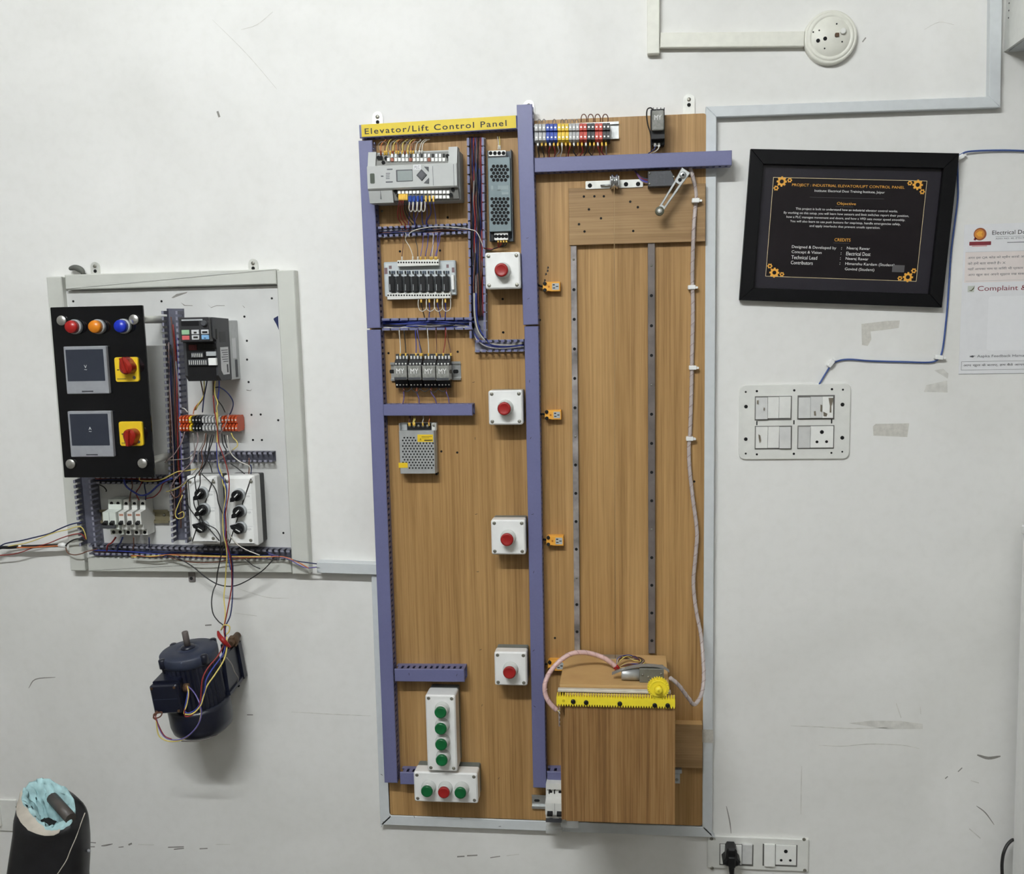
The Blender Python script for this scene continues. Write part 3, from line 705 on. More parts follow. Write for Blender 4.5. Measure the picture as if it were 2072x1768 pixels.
selector_box('white selector switch box beside the tall grey duct', 168, 745, 432, 1308, 480, ((278, 885, 225), (294, 1030, 220), (285, 1185, 150)))
selector_box('white selector switch box with wide black base on its right', 500, 742, 768, 1326, 830, ((608, 900, 225), (620, 1045, 225), (622, 1195, 150)))

# ------------------------------------------------------------------ circuit breakers
def breaker(label, z, x0, x1, y0, y1, wbase, wd, poles, faces=M_cream, stripe=None, toggle=M_black, sides=None, group=None):
    t = Th('circuit_breaker', label, 'circuit breaker', z, (x0+x1)/2, (y0+y1)/2, wbase, wd, group=group)
    u0, u1, vb, vt = t.rect(x0, y0, x1, y1, wd)
    d = wd-wbase; H = vt-vb; B = lambda k: wbase+d*k
    prof = [(vb, B(.08)), (vb, B(.60)), (vb+H*.17, B(.62)), (vb+H*.19, B(.84)), (vb+H*.34, B(.86)), (vb+H*.36, B(1.0)), (vb+H*.70, B(1.0)), (vb+H*.73, B(.64)), (vt, B(.60)), (vt, B(.08)), (vb+H*.66, B(.08)), (vb+H*.66, B(.0)), (vb+H*.34, B(.0)), (vb+H*.34, B(.08))]
    t.part('body', MB().extrude(prof, u0+.0002, u1-.0002, fn=lambda a, b, h: (h, a, b)), faces)
    pw = (u1-u0)/poles
    for k in range(poles):
        c = u0+pw*(k+.5)
        t.inst('terminal_hole', ME_hole_l, c, vt-H*.11, B(.612)); t.inst('terminal_hole', ME_hole_l, c, vb+H*.075, B(.612))
        if stripe: t.part('print_stripe', MB().box(c-pw*.36, c+pw*.36, vb+H*.60, vb+H*.66, B(1.0)-.0003, B(1.0)+.0003), stripe)
        t.part('toggle', MB().extrude([(vb+H*.38, B(1.0)-.002), (vb+H*.36, B(1.0)+.008), (vb+H*.42, B(1.0)+.010), (vb+H*.48, B(1.0)-.002)], c-pw*.28, c+pw*.28, fn=lambda a, b, h: (h, a, b)), toggle)
        if k: t.part('pole_joint', MB().box(u0+pw*k-.0003, u0+pw*k+.0003, vb+H*.36, vb+H*.70, B(1.0)-.0003, B(1.0)+.0002), M_inkg)
    return t, u0, u1, vb, vt
rl = Th('din_rail', 'short metal rail carrying the breakers on the left board', 'rail', zC, 1060, 1135, 0.008)
u0, u1, v0, v1 = rl.rect(480, 1072, 1130, 1200, 0.012)
rl.part('rail', MB().extrude([(v0, .0155), (v0, .017), (v0+.006, .017), (v0+.006, .0095), (v1-.006, .0095), (v1-.006, .017), (v1, .017), (v1, .0155), (v1-.0045, .0155), (v1-.0045, .008), (v0+.0045, .008), (v0+.0045, .0155)], u0, u1, fn=lambda a, b, h: (h, a, b)), mat('brass_rail', C(150, 142, 116), .4, .6))
rl.inst('screw', ME_screw, *rl.uv(1080, 1125, 0.010), 0.0096)
gb = 'breakers on the left wiring board'
t, u0, u1, vb, vt = breaker('wide two pole breaker with dark tie bar on the left board', zC, 490, 640, 1000, 1335, 0.010, 0.086, 2, mat('pale_green_white', C(216, 222, 214), .4), group=gb)
t.part('tie_bar', MB().box(u0-.001, u1+.001, vb+(vt-vb)*.27, vb+(vt-vb)*.35, 0.090, 0.097), M_dgrey)
M_mcbstripe = mat('brown_print', C(178, 132, 112), .5)
for k, nm in enumerate(('next to the wide breaker', 'in the middle of the row', 'at the right end of the row')):
    x0 = 640 + 79*k
    breaker('single pole white breaker %s on the left board' % nm, zC, x0, x0+78, 1000, 1335, 0.010, 0.078, 1, M_cream, M_mcbstripe, group=gb)
# ------------------------------------------------------------------ main wooden panel
BD = 0.020
t = Th('panel_board', 'tall wood veneer board carrying the lift demonstration', 'board', z1, 1100, 950, 0.0)
u1, v0 = t.uv(1421, 1671, BD); u0 = t.uv(787, 1640, BD)[0]; vt = t.uv(1425, 229, BD)[1]
t.part('veneer_sheet', MB().extrude(rrect(u0, u1, v0, vt, 0.006), 0.003, BD, chamfer=0.0008), M_wood)
for z, x, y in ((zH, 252, 215), (zK, 1640, 100)):
    tab(t, z, x, y, 0.004, 0.012, 0.034)
tab(t, z1, 1070, 214, 0.004, 0.012, 0.03)
for z, x, y in ((zJ, 292, 387), (zJ, 1020, 372), (zJ, 1497, 168), (zJ, 848, 1420), (zJ, 1015, 1432), (zI, 467, 404), (zI, 945, 394), (zI, 1692, 972), (zI, 1700, 1370), (zH, 1070, 1380), (zX, 165, 1578), (zX, 1248, 361), (zL, 585, 740)):
    t.inst('drill_hole', ME_hole, *t.uv(x, y, BD, z), BD)
t.inst('screw', ME_screw_s, *t.uv(305, 1308, BD, zH), BD)
# three ink dabs above the top sensor
for k, (x, y) in enumerate(((640, 330), (655, 300), (658, 272), (630, 385))):
    u, v = t.uv(x, y, BD, zL)
    t.part('ink_dab', MB().extrude([(u-.002, v-.003), (u+.0025, v-.001), (u+.001, v+.003), (u-.0015, v+.002)], BD-.0002, BD+.0002), M_ink)

# boards fixed over the veneer
t = Th('upper_wood_block', 'wooden cross board behind the pulley at the top of the lift shaft', 'wood board', zK, 1160, 1150, BD, 0.036)
t.part('board', MB().rbox(*t.rect(542, 905, 1788, 1388, 0.036), BD, 0.036, 0.001, 0.0006), M_wood_h)
for x, y in ((682, 980), (778, 978), (864, 978), (728, 1097), (838, 1178), (638, 1232), (1105, 1027), (1174, 1077), (1132, 1294), (688, 1298)):
    t.inst('drill_hole', ME_hole, *t.uv(x, y, 0.036), 0.036)
t = Th('lower_wood_block', 'wooden cross board behind the lift car near the panel bottom', 'wood board', zN, 1290, 880, BD, 0.044)
u0, u1, v0, v1 = t.rect(420, 702, 1400, 1085, 0.044)
t.part('board', MB().rbox(u0, u1, v0, v1, BD, 0.044, 0.001), M_wood_h)
t.part('top_edge', MB().box(u0, u1, v1, v1+0.0006, BD, 0.0438), M_wood_edge)
t = Th('corner_bracket', 'small grey metal bracket beside the lift car low on the panel', 'bracket', zN, 1205, 1150, BD)
t.part('plate', MB().rbox(*t.rect(1150, 1098, 1232, 1130, 0.035), BD, 0.035, 0.001), M_greyp)
t.part('arm', MB().rbox(*t.rect(1150, 1130, 1216, 1212, 0.030), BD, 0.030, 0.001), M_greyp)
t.inst('screw', ME_screw, *t.uv(1190, 1180, 0.030), 0.030)

# ------------------------------------------------------------------ purple ducts of the panel
gp = 'purple wiring ducts on the wooden panel'
FW = 0.056
duct('upper purple duct down the left edge of the wooden panel', z1, (739, 284), (756, 664), 27.5, BD, FW, group=gp)
duct('lower purple duct down the left edge of the wooden panel', z1, (756, 667), (791, 1584), 27, BD, FW, group=gp)
duct('upper part of the central purple duct with the raised end', z1, (1061, 211), (1074, 657), 31, BD, FW+0.006, group=gp)
duct('lower part of the central purple duct beside the lift shaft', z1, (1075, 660), (1092, 1594), 27.5, BD, FW+0.002, group=gp)
duct('purple duct running across above the pulley past the panel edge', z1, (1081, 334), (1481, 319), 30, BD, FW, group=gp)
duct('short purple duct between the relays and the silver power supply', zJ, (238, 986), (1174, 984), 122, BD, FW, group=gp)
duct('short purple duct above the green button station', zO, (213, 204), (838, 208), 112, BD, FW+0.004, group=gp)
duct('stub of purple duct left of the three button station', zO, (262, 1126), (420, 1130), 106, BD, FW, group=gp)
duct('stub of purple duct between the central duct and the lift car', zO, (1578, 1120), (1760, 1122), 106, BD, FW, group=gp)
# header duct with the title label
t = duct('purple header duct with a yellow title label at the panel top', z1, (727, 266), (1046, 247), 27, BD, FW-.006, group=gp)
p = t.part('title_label', MB().extrude([(0.005, -t.h*.86), (t.L-0.002, -t.h*.86), (t.L-0.002, t.h*1.0), (0.005, t.h*1.0)], FW-.006, FW-.0052), M_label)
t.text('Elevator/Lift Control Panel', 0.012, -t.h*.50, t.L-0.034, t.h*.90, FW-.0050, M_ink, p, spacing=1.22)
# open ducts
go = 'open slotted ducts full of wires on the wooden panel'
duct('open slotted duct running down between the controller and the power supply', zI, (1365, -970), (1395, 1440), 205, BD, 0.052, False, 0.0185, go, M_duct, M_duct_g, gapf=0.16, low=0.3)
duct('open slotted duct lying under the white controller', zI, (178, 172), (1262, 128), 130, BD, 0.046, False, 0.0125, go, M_duct, M_duct_g, low=0.3)
duct('open slotted duct full of blue wires lying under the relay module', zI, (238, 1275), (1330, 1262), 150, BD, 0.050, False, 0.0200, go, M_duct, M_duct_g, gapf=0.14, low=0.3)
duct('short open slotted duct entering the central duct under the red button', zI, (1340, 1535), (1942, 1525), 150, BD, 0.046, False, 0.0125, go, M_duct, M_duct_g, low=0.3)

# ------------------------------------------------------------------ push button boxes
def red_box(label, z, x0, y0, x1, y1, btn):
    t = Th('push_button_box', label, 'push button box', z, (x0+x1)/2, (y0+y1)/2, BD, 0.078, group='white boxes with one red push button')
    F = 0.078
    u0, u1, v0, v1 = t.rect(x0, y0, x1, y1, F)
    t.part('box_base', MB().rbox(u0+.001, u1-.001, v0+.001, v1-.001, BD, 0.048, 0.003), mat('box_base_grey', C(110, 118, 116), .45))
    t.part('box_lid', MB().extrude(rrect(u0, u1, v0, v1, 0.0045, 4), 0.048, F, chamfer=0.003), M_white)
    e = 0.0075
    for a, b in ((u0+e, v0+e), (u1-e, v0+e), (u0+e, v1-e), (u1-e, v1-e)):
        p = t.inst('screw', ME_screw_f, a, b, F); t.inst('screw_slot', ME_slot, a, b, F, p, rot=random.uniform(0, 3))
    u, v = (u0+u1)/2, (v0+v1)/2
    push(t, u, v, F, M_red, 0.0155, 0.0142, 0.020, 0.027)
red_box('white box with red push button below the tall grey power supply', zI, 1480, 420, 1905, 845, None)
red_box('white box with red push button beside the relays and short duct', zJ, 1340, 782, 1706, 1140, None)
red_box('white box with red push button beside the third orange sensor', zM, 146, 140, 458, 452, None)
red_box('lowest white box with red push button next to the lift car', zM, 176, 1320, 472, 1626, None)

def station(label, z, x0, y0, x1, y1, btns, base, F, horiz=False, zb=None):
    t = Th('button_station', label, 'button station', z, (x0+x1)/2, (y0+y1)/2, base, F)
    u0, u1, v0, v1 = t.rect(x0, y0, x1, y1, F)
    t.part('box_base', MB().rbox(u0+.001, u1-.001, v0+.001, v1-.001, base, base+0.026, 0.004), mat('box_base_grey', C(110, 118, 116), .45))
    t.part('box_lid', MB().extrude(rrect(u0, u1, v0, v1, 0.005, 4), base+0.026, F, chamfer=0.003), M_white)
    e = 0.008
    for a, b in ((u0+e, v0+e), (u1-e, v0+e), (u0+e, v1-e), (u1-e, v1-e)):
        p = t.inst('screw', ME_screw_f, a, b, F); t.inst('screw_slot', ME_slot, a, b, F, p, rot=random.uniform(0, 3))
    n = len(btns)
    for k, (x, y, m) in enumerate(btns):
        u, v = t.uv(x, y, F+0.026)
        push(t, u, v, F, m, 0.0150, 0.0134, 0.019, 0.026)
    return t
station('white upright station with four green push buttons', zO, 486, 378, 775, 1066, ((622, 542, M_green), (624, 688, M_green), (628, 830, M_green), (633, 970, M_green)), BD, 0.092)
station('white station with a red button between two green ones', zO, 382, 1066, 960, 1352, ((500, 1248, M_green), (652, 1258, M_red), (800, 1262, M_green)), BD, 0.082)
# ------------------------------------------------------------------ programmable controller
t = Th('logic_controller', 'light grey programmable logic controller with small screen at the panel top', 'controller', zH, 660, 920, BD, 0.10)
F = 0.105
u0, u1, v0, v1 = t.rect(128, 780, 1180, 1025, F)
ua, ub, va, vb = t.rect(125, 625, 1178, 1185, 0.085)
t.part('rear_housing', MB().rbox(u0+.002, u1+.001, va+.002, vb, BD, 0.075, 0.003), mat('plc_rear', C(182, 184, 182), .5))
fb = t.part('front_housing', MB().extrude([(v0, 0.06), (v0, F-.004), (v0+.003, F), (v1-.003, F), (v1, F-.004), (v1, 0.06)], u0, u1, fn=lambda a, b, h: (h, a, b)), M_plc)
t.part('display', MB().rbox(*t.rect(468, 828, 664, 958, F), F-.0002, F+.0008, 0.001), M_dgrey, fb)
t.part('display_glass', MB().rbox(*t.rect(484, 840, 660, 950, F), F+.0006, F+.0011, 0.001), M_lcd, fb)
t.part('paper_tag', MB().box(*t.rect(668, 768, 760, 822, F), F-.0001, F+.0004), M_paper, fb)
a = t.rect(684, 780, 744, 812, F); t.text('PLC', a[0], a[2], a[1]-a[0], a[3]-a[2], F+.0006, M_inkg, fb)
c = t.uv(768, 888, F); s_ = abs(t.uv(830, 888, F)[0]-c[0])
kd = t.part('arrow_pad', MB().extrude([(c[0]+s_, c[1]), (c[0], c[1]+s_*1.05), (c[0]-s_, c[1]), (c[0], c[1]-s_*1.05)], F-.0002, F+.0022, chamfer=.001), M_dgrey, fb)
s2 = s_*.62
t.part('pad_centre', MB().extrude([(c[0]+s2, c[1]), (c[0], c[1]+s2), (c[0]-s2, c[1]), (c[0], c[1]-s2)], F+.002, F+.0028), M_inkg, fb)
t.part('key', MB().extrude([t.uv(*q, F) for q in ((795, 790), (848, 792), (848, 850))], F-.0002, F+.0018), M_dgrey, fb)
t.part('key', MB().extrude([t.uv(*q, F) for q in ((795, 978), (852, 920), (852, 985))], F-.0002, F+.0018), M_dgrey, fb)
t.part('seam', MB().box(*t.rect(897, 784, 900, 1010, F), F-.0002, F+.0002), M_inkg, fb)
t.part('seam', MB().box(*t.rect(1139, 760, 1142, 1020, F), F-.0002, F+.0002), M_inkg, fb)
for q in ((362, 815, 428, 826), (350, 864, 400, 870), (350, 884, 394, 890), (350, 906, 394, 912), (350, 926, 394, 932), (348, 962, 430, 974), (292, 894, 322, 908)):
    t.part('status_print', MB().box(*t.rect(*q, F), F-.0002, F+.0003), M_inkg, fb)
po = t.part('serial_port', MB().rbox(*t.rect(165, 870, 222, 985, F), F-.0002, F+.001, 0.002), mat('port_green', C(54, 64, 50), .5), fb)
# top terminal deck
td = t.part('terminal_deck', MB().extrude([(v1, 0.06), (v1, 0.094), (vb-.004, 0.084), (vb-.004, 0.06)], t.uv(238, 700, .09)[0], t.uv(1080, 700, .09)[0], fn=lambda a, b, h: (h, a, b)), mat('deck_grey', C(128, 128, 124), .5))
t.part('end_cheek', MB().extrude([(v1, 0.06), (v1, F-.006), (vb, 0.088), (vb, 0.06)], u0, t.uv(236, 700, .09)[0], fn=lambda a, b, h: (h, a, b)), M_plc)
t.part('end_cheek', MB().extrude([(v1, 0.06), (v1, F-.006), (vb+.004, 0.088), (vb+.004, 0.06)], t.uv(1082, 700, .09)[0], u1, fn=lambda a, b, h: (h, a, b)), M_plc)
for k in range(16):
    x = 365 + 43*k
    t.part('terminal_cell', MB().box(*t.rect(x, 690+0.0*k, x+33, 728, 0.092), 0.088, 0.0945), M_offw if k % 5 != 1 else M_fer_r, td)
    if k > 0: t.part('wire_clamp', MB().box(*t.rect(x+4, 642, x+28, 680, 0.088), 0.084, 0.0905), M_steel if k % 3 else M_black, td)
for x, y in ((320, 740), (352, 690), (1088, 712), (1068, 664), (262, 684), (294, 684)):
    t.inst('terminal_hole', ME_hole_l, *t.uv(x, y, 0.094), 0.0935, td)
# bottom deck
bdk = t.part('terminal_deck', MB().extrude([(v0, 0.06), (v0, 0.094), (va+.004, 0.086), (va+.004, 0.06)], t.uv(440, 1100, .09)[0], u1, fn=lambda a, b, h: (h, a, b)), mat('deck_grey', C(128, 128, 124), .5))
t.part('end_cheek', MB().extrude([(v0, 0.06), (v0, F-.006), (va, 0.092), (va, 0.06)], u0, t.uv(438, 1100, .09)[0], fn=lambda a, b, h: (h, a, b)), M_plc)
t.part('seam', MB().box(*t.rect(292, 1040, 295, 1170, 0.094), 0.0935, 0.0996), M_inkg)
for k in range(14):
    x = 492 + 43.5*k
    t.part('terminal_cell', MB().box(*t.rect(x, 1070, x+33, 1104, 0.092), 0.088, 0.0945), M_spot, bdk)
    if k > 8: t.part('wire_clamp', MB().box(*t.rect(x, 1126, x+33, 1160, 0.09), 0.086, 0.0915), M_spot, bdk)
for x, y in ((465, 1080), (1132, 1056), (495, 1128), (1108, 1118)):
    t.inst('terminal_hole', ME_hole_l, *t.uv(x, y, 0.092), 0.0935, bdk)
# wires above and below the controller
gw = 'ferruled wires on the controller'
for k in range(15):
    x = 300 + 34*k + random.uniform(-8, 8); yb = 655 - 1.2*k
    col = ['orange', 'brown', 'yellow', 'grey', 'yellow'][k % 5] if k < 12 else 'white'
    wire(zH, [(x, yb, .085), (x+random.uniform(-6, 6), 590, .090), (x+random.uniform(5, 22), 520, .082), (x+random.uniform(20, 60), 482, .06), (x+random.uniform(40, 90), 474, .035)], WM[col],
         'short %s wire looping into the controller top terminals' % ('white' if col == 'white' else 'coloured'), 0.0011, group=gw, ferrule=M_fer_w if col == 'white' else (M_fer_y if k % 4 else M_fer_r))
for k in range(4):
    x = 300 + 130*k
    wire(zH, [(x-30, 600, .08), (x-40, 540, .09), (x, 500, .095), (x+55, 520, .09), (x+62, 600, .08)], WM['grey'], 'thin grey loop of wire above the controller', 0.0007, group='thin loops above the controller')
for k in range(5):
    x = 505 + 22*k
    wire(zH, [(x, 1110, .092), (x+2, 1200, .096), (x-14+4*k, 1290, .07), (x-12+16*k, 1390, .05), (x+30+20*k, 1460, .036), (x+40+22*k, 1530, .03)], WM['red' if k < 3 else 'black'],
         '%s wire dropping from the controller into the duct below' % ('red' if k < 3 else 'black'), 0.0012, group=gw, ferrule=M_fer_y)
for k in range(4):
    x = 622 + 48*k
    wire(zH, [(x, 1140, .092), (x+2, 1215, .098), (x-3, 1270, .098), (x+8, 1305, .094), (x+26, 1310, .092), (x+40, 1280, .094), (x+40, 1190, .092)], WM['white'], 'white jumper loop under the controller', 0.0013, group='white jumper loops under the controller', ferrule=M_fer_b)
for k in range(7):
    x = 640 + 44*k
    wire(zH, [(x, 1130, .090), (x+3, 1220, .092), (x+random.uniform(-20, 30), 1330, .06), (x+random.uniform(-40, 40), 1440, .04), (x+random.uniform(-40, 40), 1520, .03)], WM['blue' if k % 2 else 'purple'], 'blue or purple wire dropping from the controller to the duct', 0.0011, group=gw, ferrule=M_fer_b if k < 4 else M_fer_y)

# ------------------------------------------------------------------ tall perforated power supply
t = Th('power_supply', 'tall slim grey power supply with round vent holes', 'power supply', zH, 1680, 1120, BD, 0.06)
F = 0.056
u0, u1, v0, v1 = t.rect(1536, 600, 1826, 1650, 0.050)
t.part('chassis', MB().box(u0-.001, u1+.001, v0, v1, BD, 0.030), mat('psu_dark_paint', C(70, 80, 88), .5))
for s in (u0-.0008, u1-.0008): t.part('side_flange', MB().box(s, s+.0016, v0, v1, 0.030, 0.050), mat('psu_dark_paint', C(70, 80, 88), .5))
uc0, uc1, vc0, vc1 = t.rect(1538, 685, 1812, 1540, F)
cv = t.part('cover', MB().rbox(uc0, uc1, vc0, vc1, 0.030, F, 0.002, 0.0008), M_psu)
hmesh = share('vent_hole', MB().cyl(0, 0, 0, 0.0005, 0.0036, 12), M_hole)
for y0, n in ((785, 5), (1165, 8)):
    for r_ in range(n):
        y = y0 + r_*40
        k = (4, 5)[(r_ + (1 if y0 > 1000 else 0)) % 2]
        for c in range(k):
            x = (1604 if k == 4 else 1582) + 46*c + (y-785)*0.012
            t.inst('vent_hole', hmesh, *t.uv(x, y, F), F, cv)
for q, m in (((1652, 1010, 1780, 1060), M_greyp), ((1700, 1086, 1780, 1112), M_greyp), ((1570, 1062, 1690, 1068), M_greyp), ((1574, 1012, 1600, 1062), M_greyp)):
    t.part('faint_print', MB().box(*t.rect(*q, F), F-.0002, F+.0002), mat('psu_print', C(134, 148, 150), .5), cv)
for q in ((1545, 605, 1745, 660), (1612, 1560, 1772, 1640)):
    p = t.part('terminal_row', MB().rbox(*t.rect(*q, 0.048), 0.030, 0.048, 0.001), M_offw)
    for k in range(4):
        x = q[0] + (q[2]-q[0])*(k+.5)/4
        t.inst('terminal_hole', ME_hole_l, *t.uv(x, (q[1]+q[3])/2, .048), .048, p)
t.part('input_shield', MB().box(*t.rect(1545, 668, 1760, 690, 0.05), 0.030, 0.05), M_black)
t.part('output_cap', MB().box(*t.rect(1562, 1556, 1605, 1655, 0.046), 0.030, 0.046), M_black)
for k in range(4):
    x = 1655 + 32*k
    wire(zH, [(x, 1640, .042), (x+4, 1680, .044), (x-6*k, 1712, .038), (1650-8*k, 1735, .032), (1560, 1745+6*k, .028), (1440, 1720+8*k, .034)], WM[['red', 'red', 'black', 'black'][k]], '%s wire from the slim power supply bottom to the open duct' % ['red', 'red', 'black', 'black'][k], .0011, group='wires under the slim power supply', ferrule=M_fer_y)
for k in range(2):
    wire(zH, [(1660+22*k, 590, .045), (1662+14*k, 530, .05), (1655+20*k, 470, .04), (1650+20*k, 440, .03)], WM['yellow' if k else 'white'], 'thin pale wire rising from the slim power supply top', .0009, group='wires above the slim power supply', ferrule=M_fer_w)

# ------------------------------------------------------------------ relay module with eight relays
t = Th('relay_module', 'grey relay module with eight black relays in a row', 'relay module', zI, 710, 740, BD, 0.04)
F = 0.036
u0, u1, v0, v1 = t.rect(272, 532, 1140, 925, F)
t.part('carrier', MB().rbox(u0, u1, v0, v1, BD, F, 0.003, 0.001), mat('module_grey', C(176, 184, 188), .45))
pcb = t.part('circuit_board', MB().box(*t.rect(290, 548, 1125, 915, F+.002), F, F+.002), mat('module_face', C(196, 202, 204), .45))
for k in range(8):
    x = 330 + 92.5*k
    p = t.part('relay', MB().rbox(*t.rect(x, 700, x+74, 885, 0.058), F+.002, 0.058, 0.001, 0.0008), M_black)
    t.part('clip_lever', MB().box(*t.rect(x+30, 672, x+46, 704, 0.050), F+.002, 0.050), M_black, p)
    t.part('light_edge', MB().box(*t.rect(x+14, 795, x+22, 870, 0.058), 0.0578, 0.0583), M_greyp, p)
    for j, dx in enumerate((6, 34, 58)):
        t.part('component', MB().box(*t.rect(x+dx, 636, x+dx+16, 668, F+.006), F+.002, F+.006), mat('component_blue', C(44, 60, 80), .5) if j else M_black, pcb)
for q, dep, n in (((434, 510, 932, 572), 0.052, 16), ((312, 902, 1072, 962), 0.052, 24)):
    p = t.part('terminal_row', MB().rbox(*t.rect(*q, dep), F, dep, 0.001, 0.001), M_cream)
    for k in range(n):
        x = q[0] + (q[2]-q[0])*(k+.5)/n
        t.inst('terminal_hole', ME_dotk, *t.uv(x, q[1]+(q[3]-q[1])*.42, dep), dep, p)
for q in ((335, 575, 370, 612), (1020, 560, 1050, 600), (280, 600, 320, 672), (1085, 596, 1118, 655)):
    t.part('board_print', MB().box(*t.rect(*q, F+.002), F+.0018, F+.0023), mat('faint_red_print', C(120, 96, 100), .6), pcb)
t.part('white_connector', MB().rbox(*t.rect(1078, 685, 1112, 858, F+.012), F+.002, F+.012, .001), M_white)
gr = 'wires above the relay module'
for k, (x, xt, col, fe) in enumerate(((492, 503, 'brown', M_fer_w), (618, 535, 'white', M_fer_w), (680, 655, 'black', M_fer_w), (715, 742, 'purple', M_fer_y), (772, 800, 'blue', M_fer_y), (830, 870, 'purple', M_fer_y), (888, 940, 'purple', M_fer_y), (905, 915, 'blue', M_fer_y), (850, 860, 'white', M_fer_y))):
    wire(zI, [(x, 512, .050), (x, 450, .054), ((x+xt)/2+6, 350, .048), (xt, 270, .046), (xt+4, 215, .050), (xt, 180, .036)], WM[col], '%s wire dropping from the slotted duct to the relay module' % col, .0009, group=gr, ferrule=fe)
for k in range(4):
    x = 690 + 96*k
    wire(zI, [(x, 965, .048), (x-6, 1030, .050), (x+8, 1095, .050), (x+44, 1118, .050), (x+86, 1090, .050), (x+94, 1030, .050), (x+92, 965, .048)], WM['white'], 'white jumper loop under the relay module', .0010, group='white jumper loops under the relay module')
    wire(zI, [(x+30, 965, .046), (x+32, 1030, .048), (x+50-14*(k % 2), 1110, .044), (x+70-40*(k % 2), 1190, .040), (x+70, 1240, .034)], WM['blue' if k else 'black'], '%s wire from the relay module down to the duct' % ('blue' if k else 'black'), .0011, group='wires below the relay module', ferrule=M_fer_y)

# ------------------------------------------------------------------ plug in relays on a rail
def relay(t, z, q, base, F, body, txt=True, name='plug_relay'):
    x0, y0, x1, y1 = q
    u0, u1, v0, v1 = t.rect(x0, y0, x1, y1, F)
    p = t.part(name, MB().rbox(u0, u1, v0, v1, base+.030, F, 0.0015, 0.001), M_relay)
    t.part('relay_core', MB().box(u0+.001, u1-.001, v0+.001, v0+.006, base+.03, F+.0004), M_dgrey, p)
    if txt: t.text('MY', u0+(u1-u0)*.2, v0+(v1-v0)*.46, (u1-u0)*.6, (v1-v0)*.34, F+.0006, M_inkw, p)
rl = Th('din_rail', 'metal rail behind the four plug in relays', 'rail', zJ, 680, 575, BD, BD+.007)
a0, a1, b0, b1 = rl.rect(308, 485, 1052, 668, BD+.0075)
rl.part('rail', MB().extrude([(b0, BD+.006), (b0, BD+.0075), (b0+.005, BD+.0075), (b0+.005, BD+.0015), (b1-.005, BD+.0015), (b1-.005, BD+.0075), (b1, BD+.0075), (b1, BD+.006), (b1-.0035, BD+.006), (b1-.0035, BD), (b0+.0035, BD), (b0+.0035, BD+.006)], a0, a1, fn=lambda a, b, h: (h, a, b)), M_steel)
for x in (330, 1000): rl.part('rail_slot', MB().rbox(*rl.rect(x-28, 560, x+28, 600, BD+.0016), BD+.0014, BD+.0018, .003), M_hole)
for k, (x0, nm) in enumerate(((345, 'first'), (494, 'second'), (644, 'third'), (790, 'fourth'))):
    t = Th('relay_unit', '%s plug in relay from the left in its black socket' % nm, 'relay', zJ, x0+70, 590, BD+.0075, .07, group='four plug in relays on one rail')
    sb = BD+.0076
    u0, u1, v0, v1 = t.rect(x0+8, 398, x0+156, 752, 0.045)
    so = t.part('socket', MB().extrude([(v0, sb), (v0, .040), (v0+.016, .050), (v1-.028, .050), (v1-.014, .042), (v1-.012, .034), (v1, .032), (v1, sb)], u0, u1, fn=lambda a, b, h: (h, a, b)), M_black)
    relay(t, zJ, (x0, 520, x0+142, 668+2*k), BD, 0.082, M_relay)
    for j in range(4):
        t.inst('terminal_screw', ME_dot, u0+(u1-u0)*(j+.5)/4, v1-.021, .047, so); t.inst('terminal_screw', ME_dot, u0+(u1-u0)*(j+.5)/4, v0+.007, .0445, so)
        t.part('terminal_clamp', MB().box(u0+(u1-u0)*(j+.25)/4, u0+(u1-u0)*(j+.75)/4, v1-.011, v1-.004, .032, .035), M_spot, so)
for k, (x, xt, col) in enumerate(((415, 405, 'white'), (472, 455, 'black'), (580, 575, 'blue'), (625, 598, 'purple'), (640, 590, 'black'), (712, 702, 'white'), (795, 790, 'brown'), (868, 893, 'red'), (945, 900, 'brown'))):
    wire(zJ, [(x, 415, .052), (x+2, 375, .054), ((x+xt)/2+5, 290, .048), (xt, 160, .050), (xt, 120, .04)], WM[col], '%s wire dropping from the blue filled duct to the relays' % col, .0011, group='wires above the relays', ferrule=M_fer_y)
for k in range(5):
    x = 440 + 95*k
    wire(zJ, [(x, 745, .050), (x+8, 775, .052), (x+50, 790+10*(k % 2), .052), (x+85, 765, .05), (x+92, 742, .048)], WM['black'], 'short dark jumper wire under the relays, number %s from the left' % ['one', 'two', 'three', 'four', 'five'][k], .0010, group='dark jumpers under the relays')
for x, xe in ((452, 440), (590, 615), (740, 800), (900, 930)):
    wire(zJ, [(x, 750, .046), (x, 800, .048), ((x+xe)/2+8, 860, .042), (xe, 925, .036)], WM['purple'], 'purple wire from the relays into the short duct', .0012, group='purple wires under the relays', ferrule=M_fer_r)

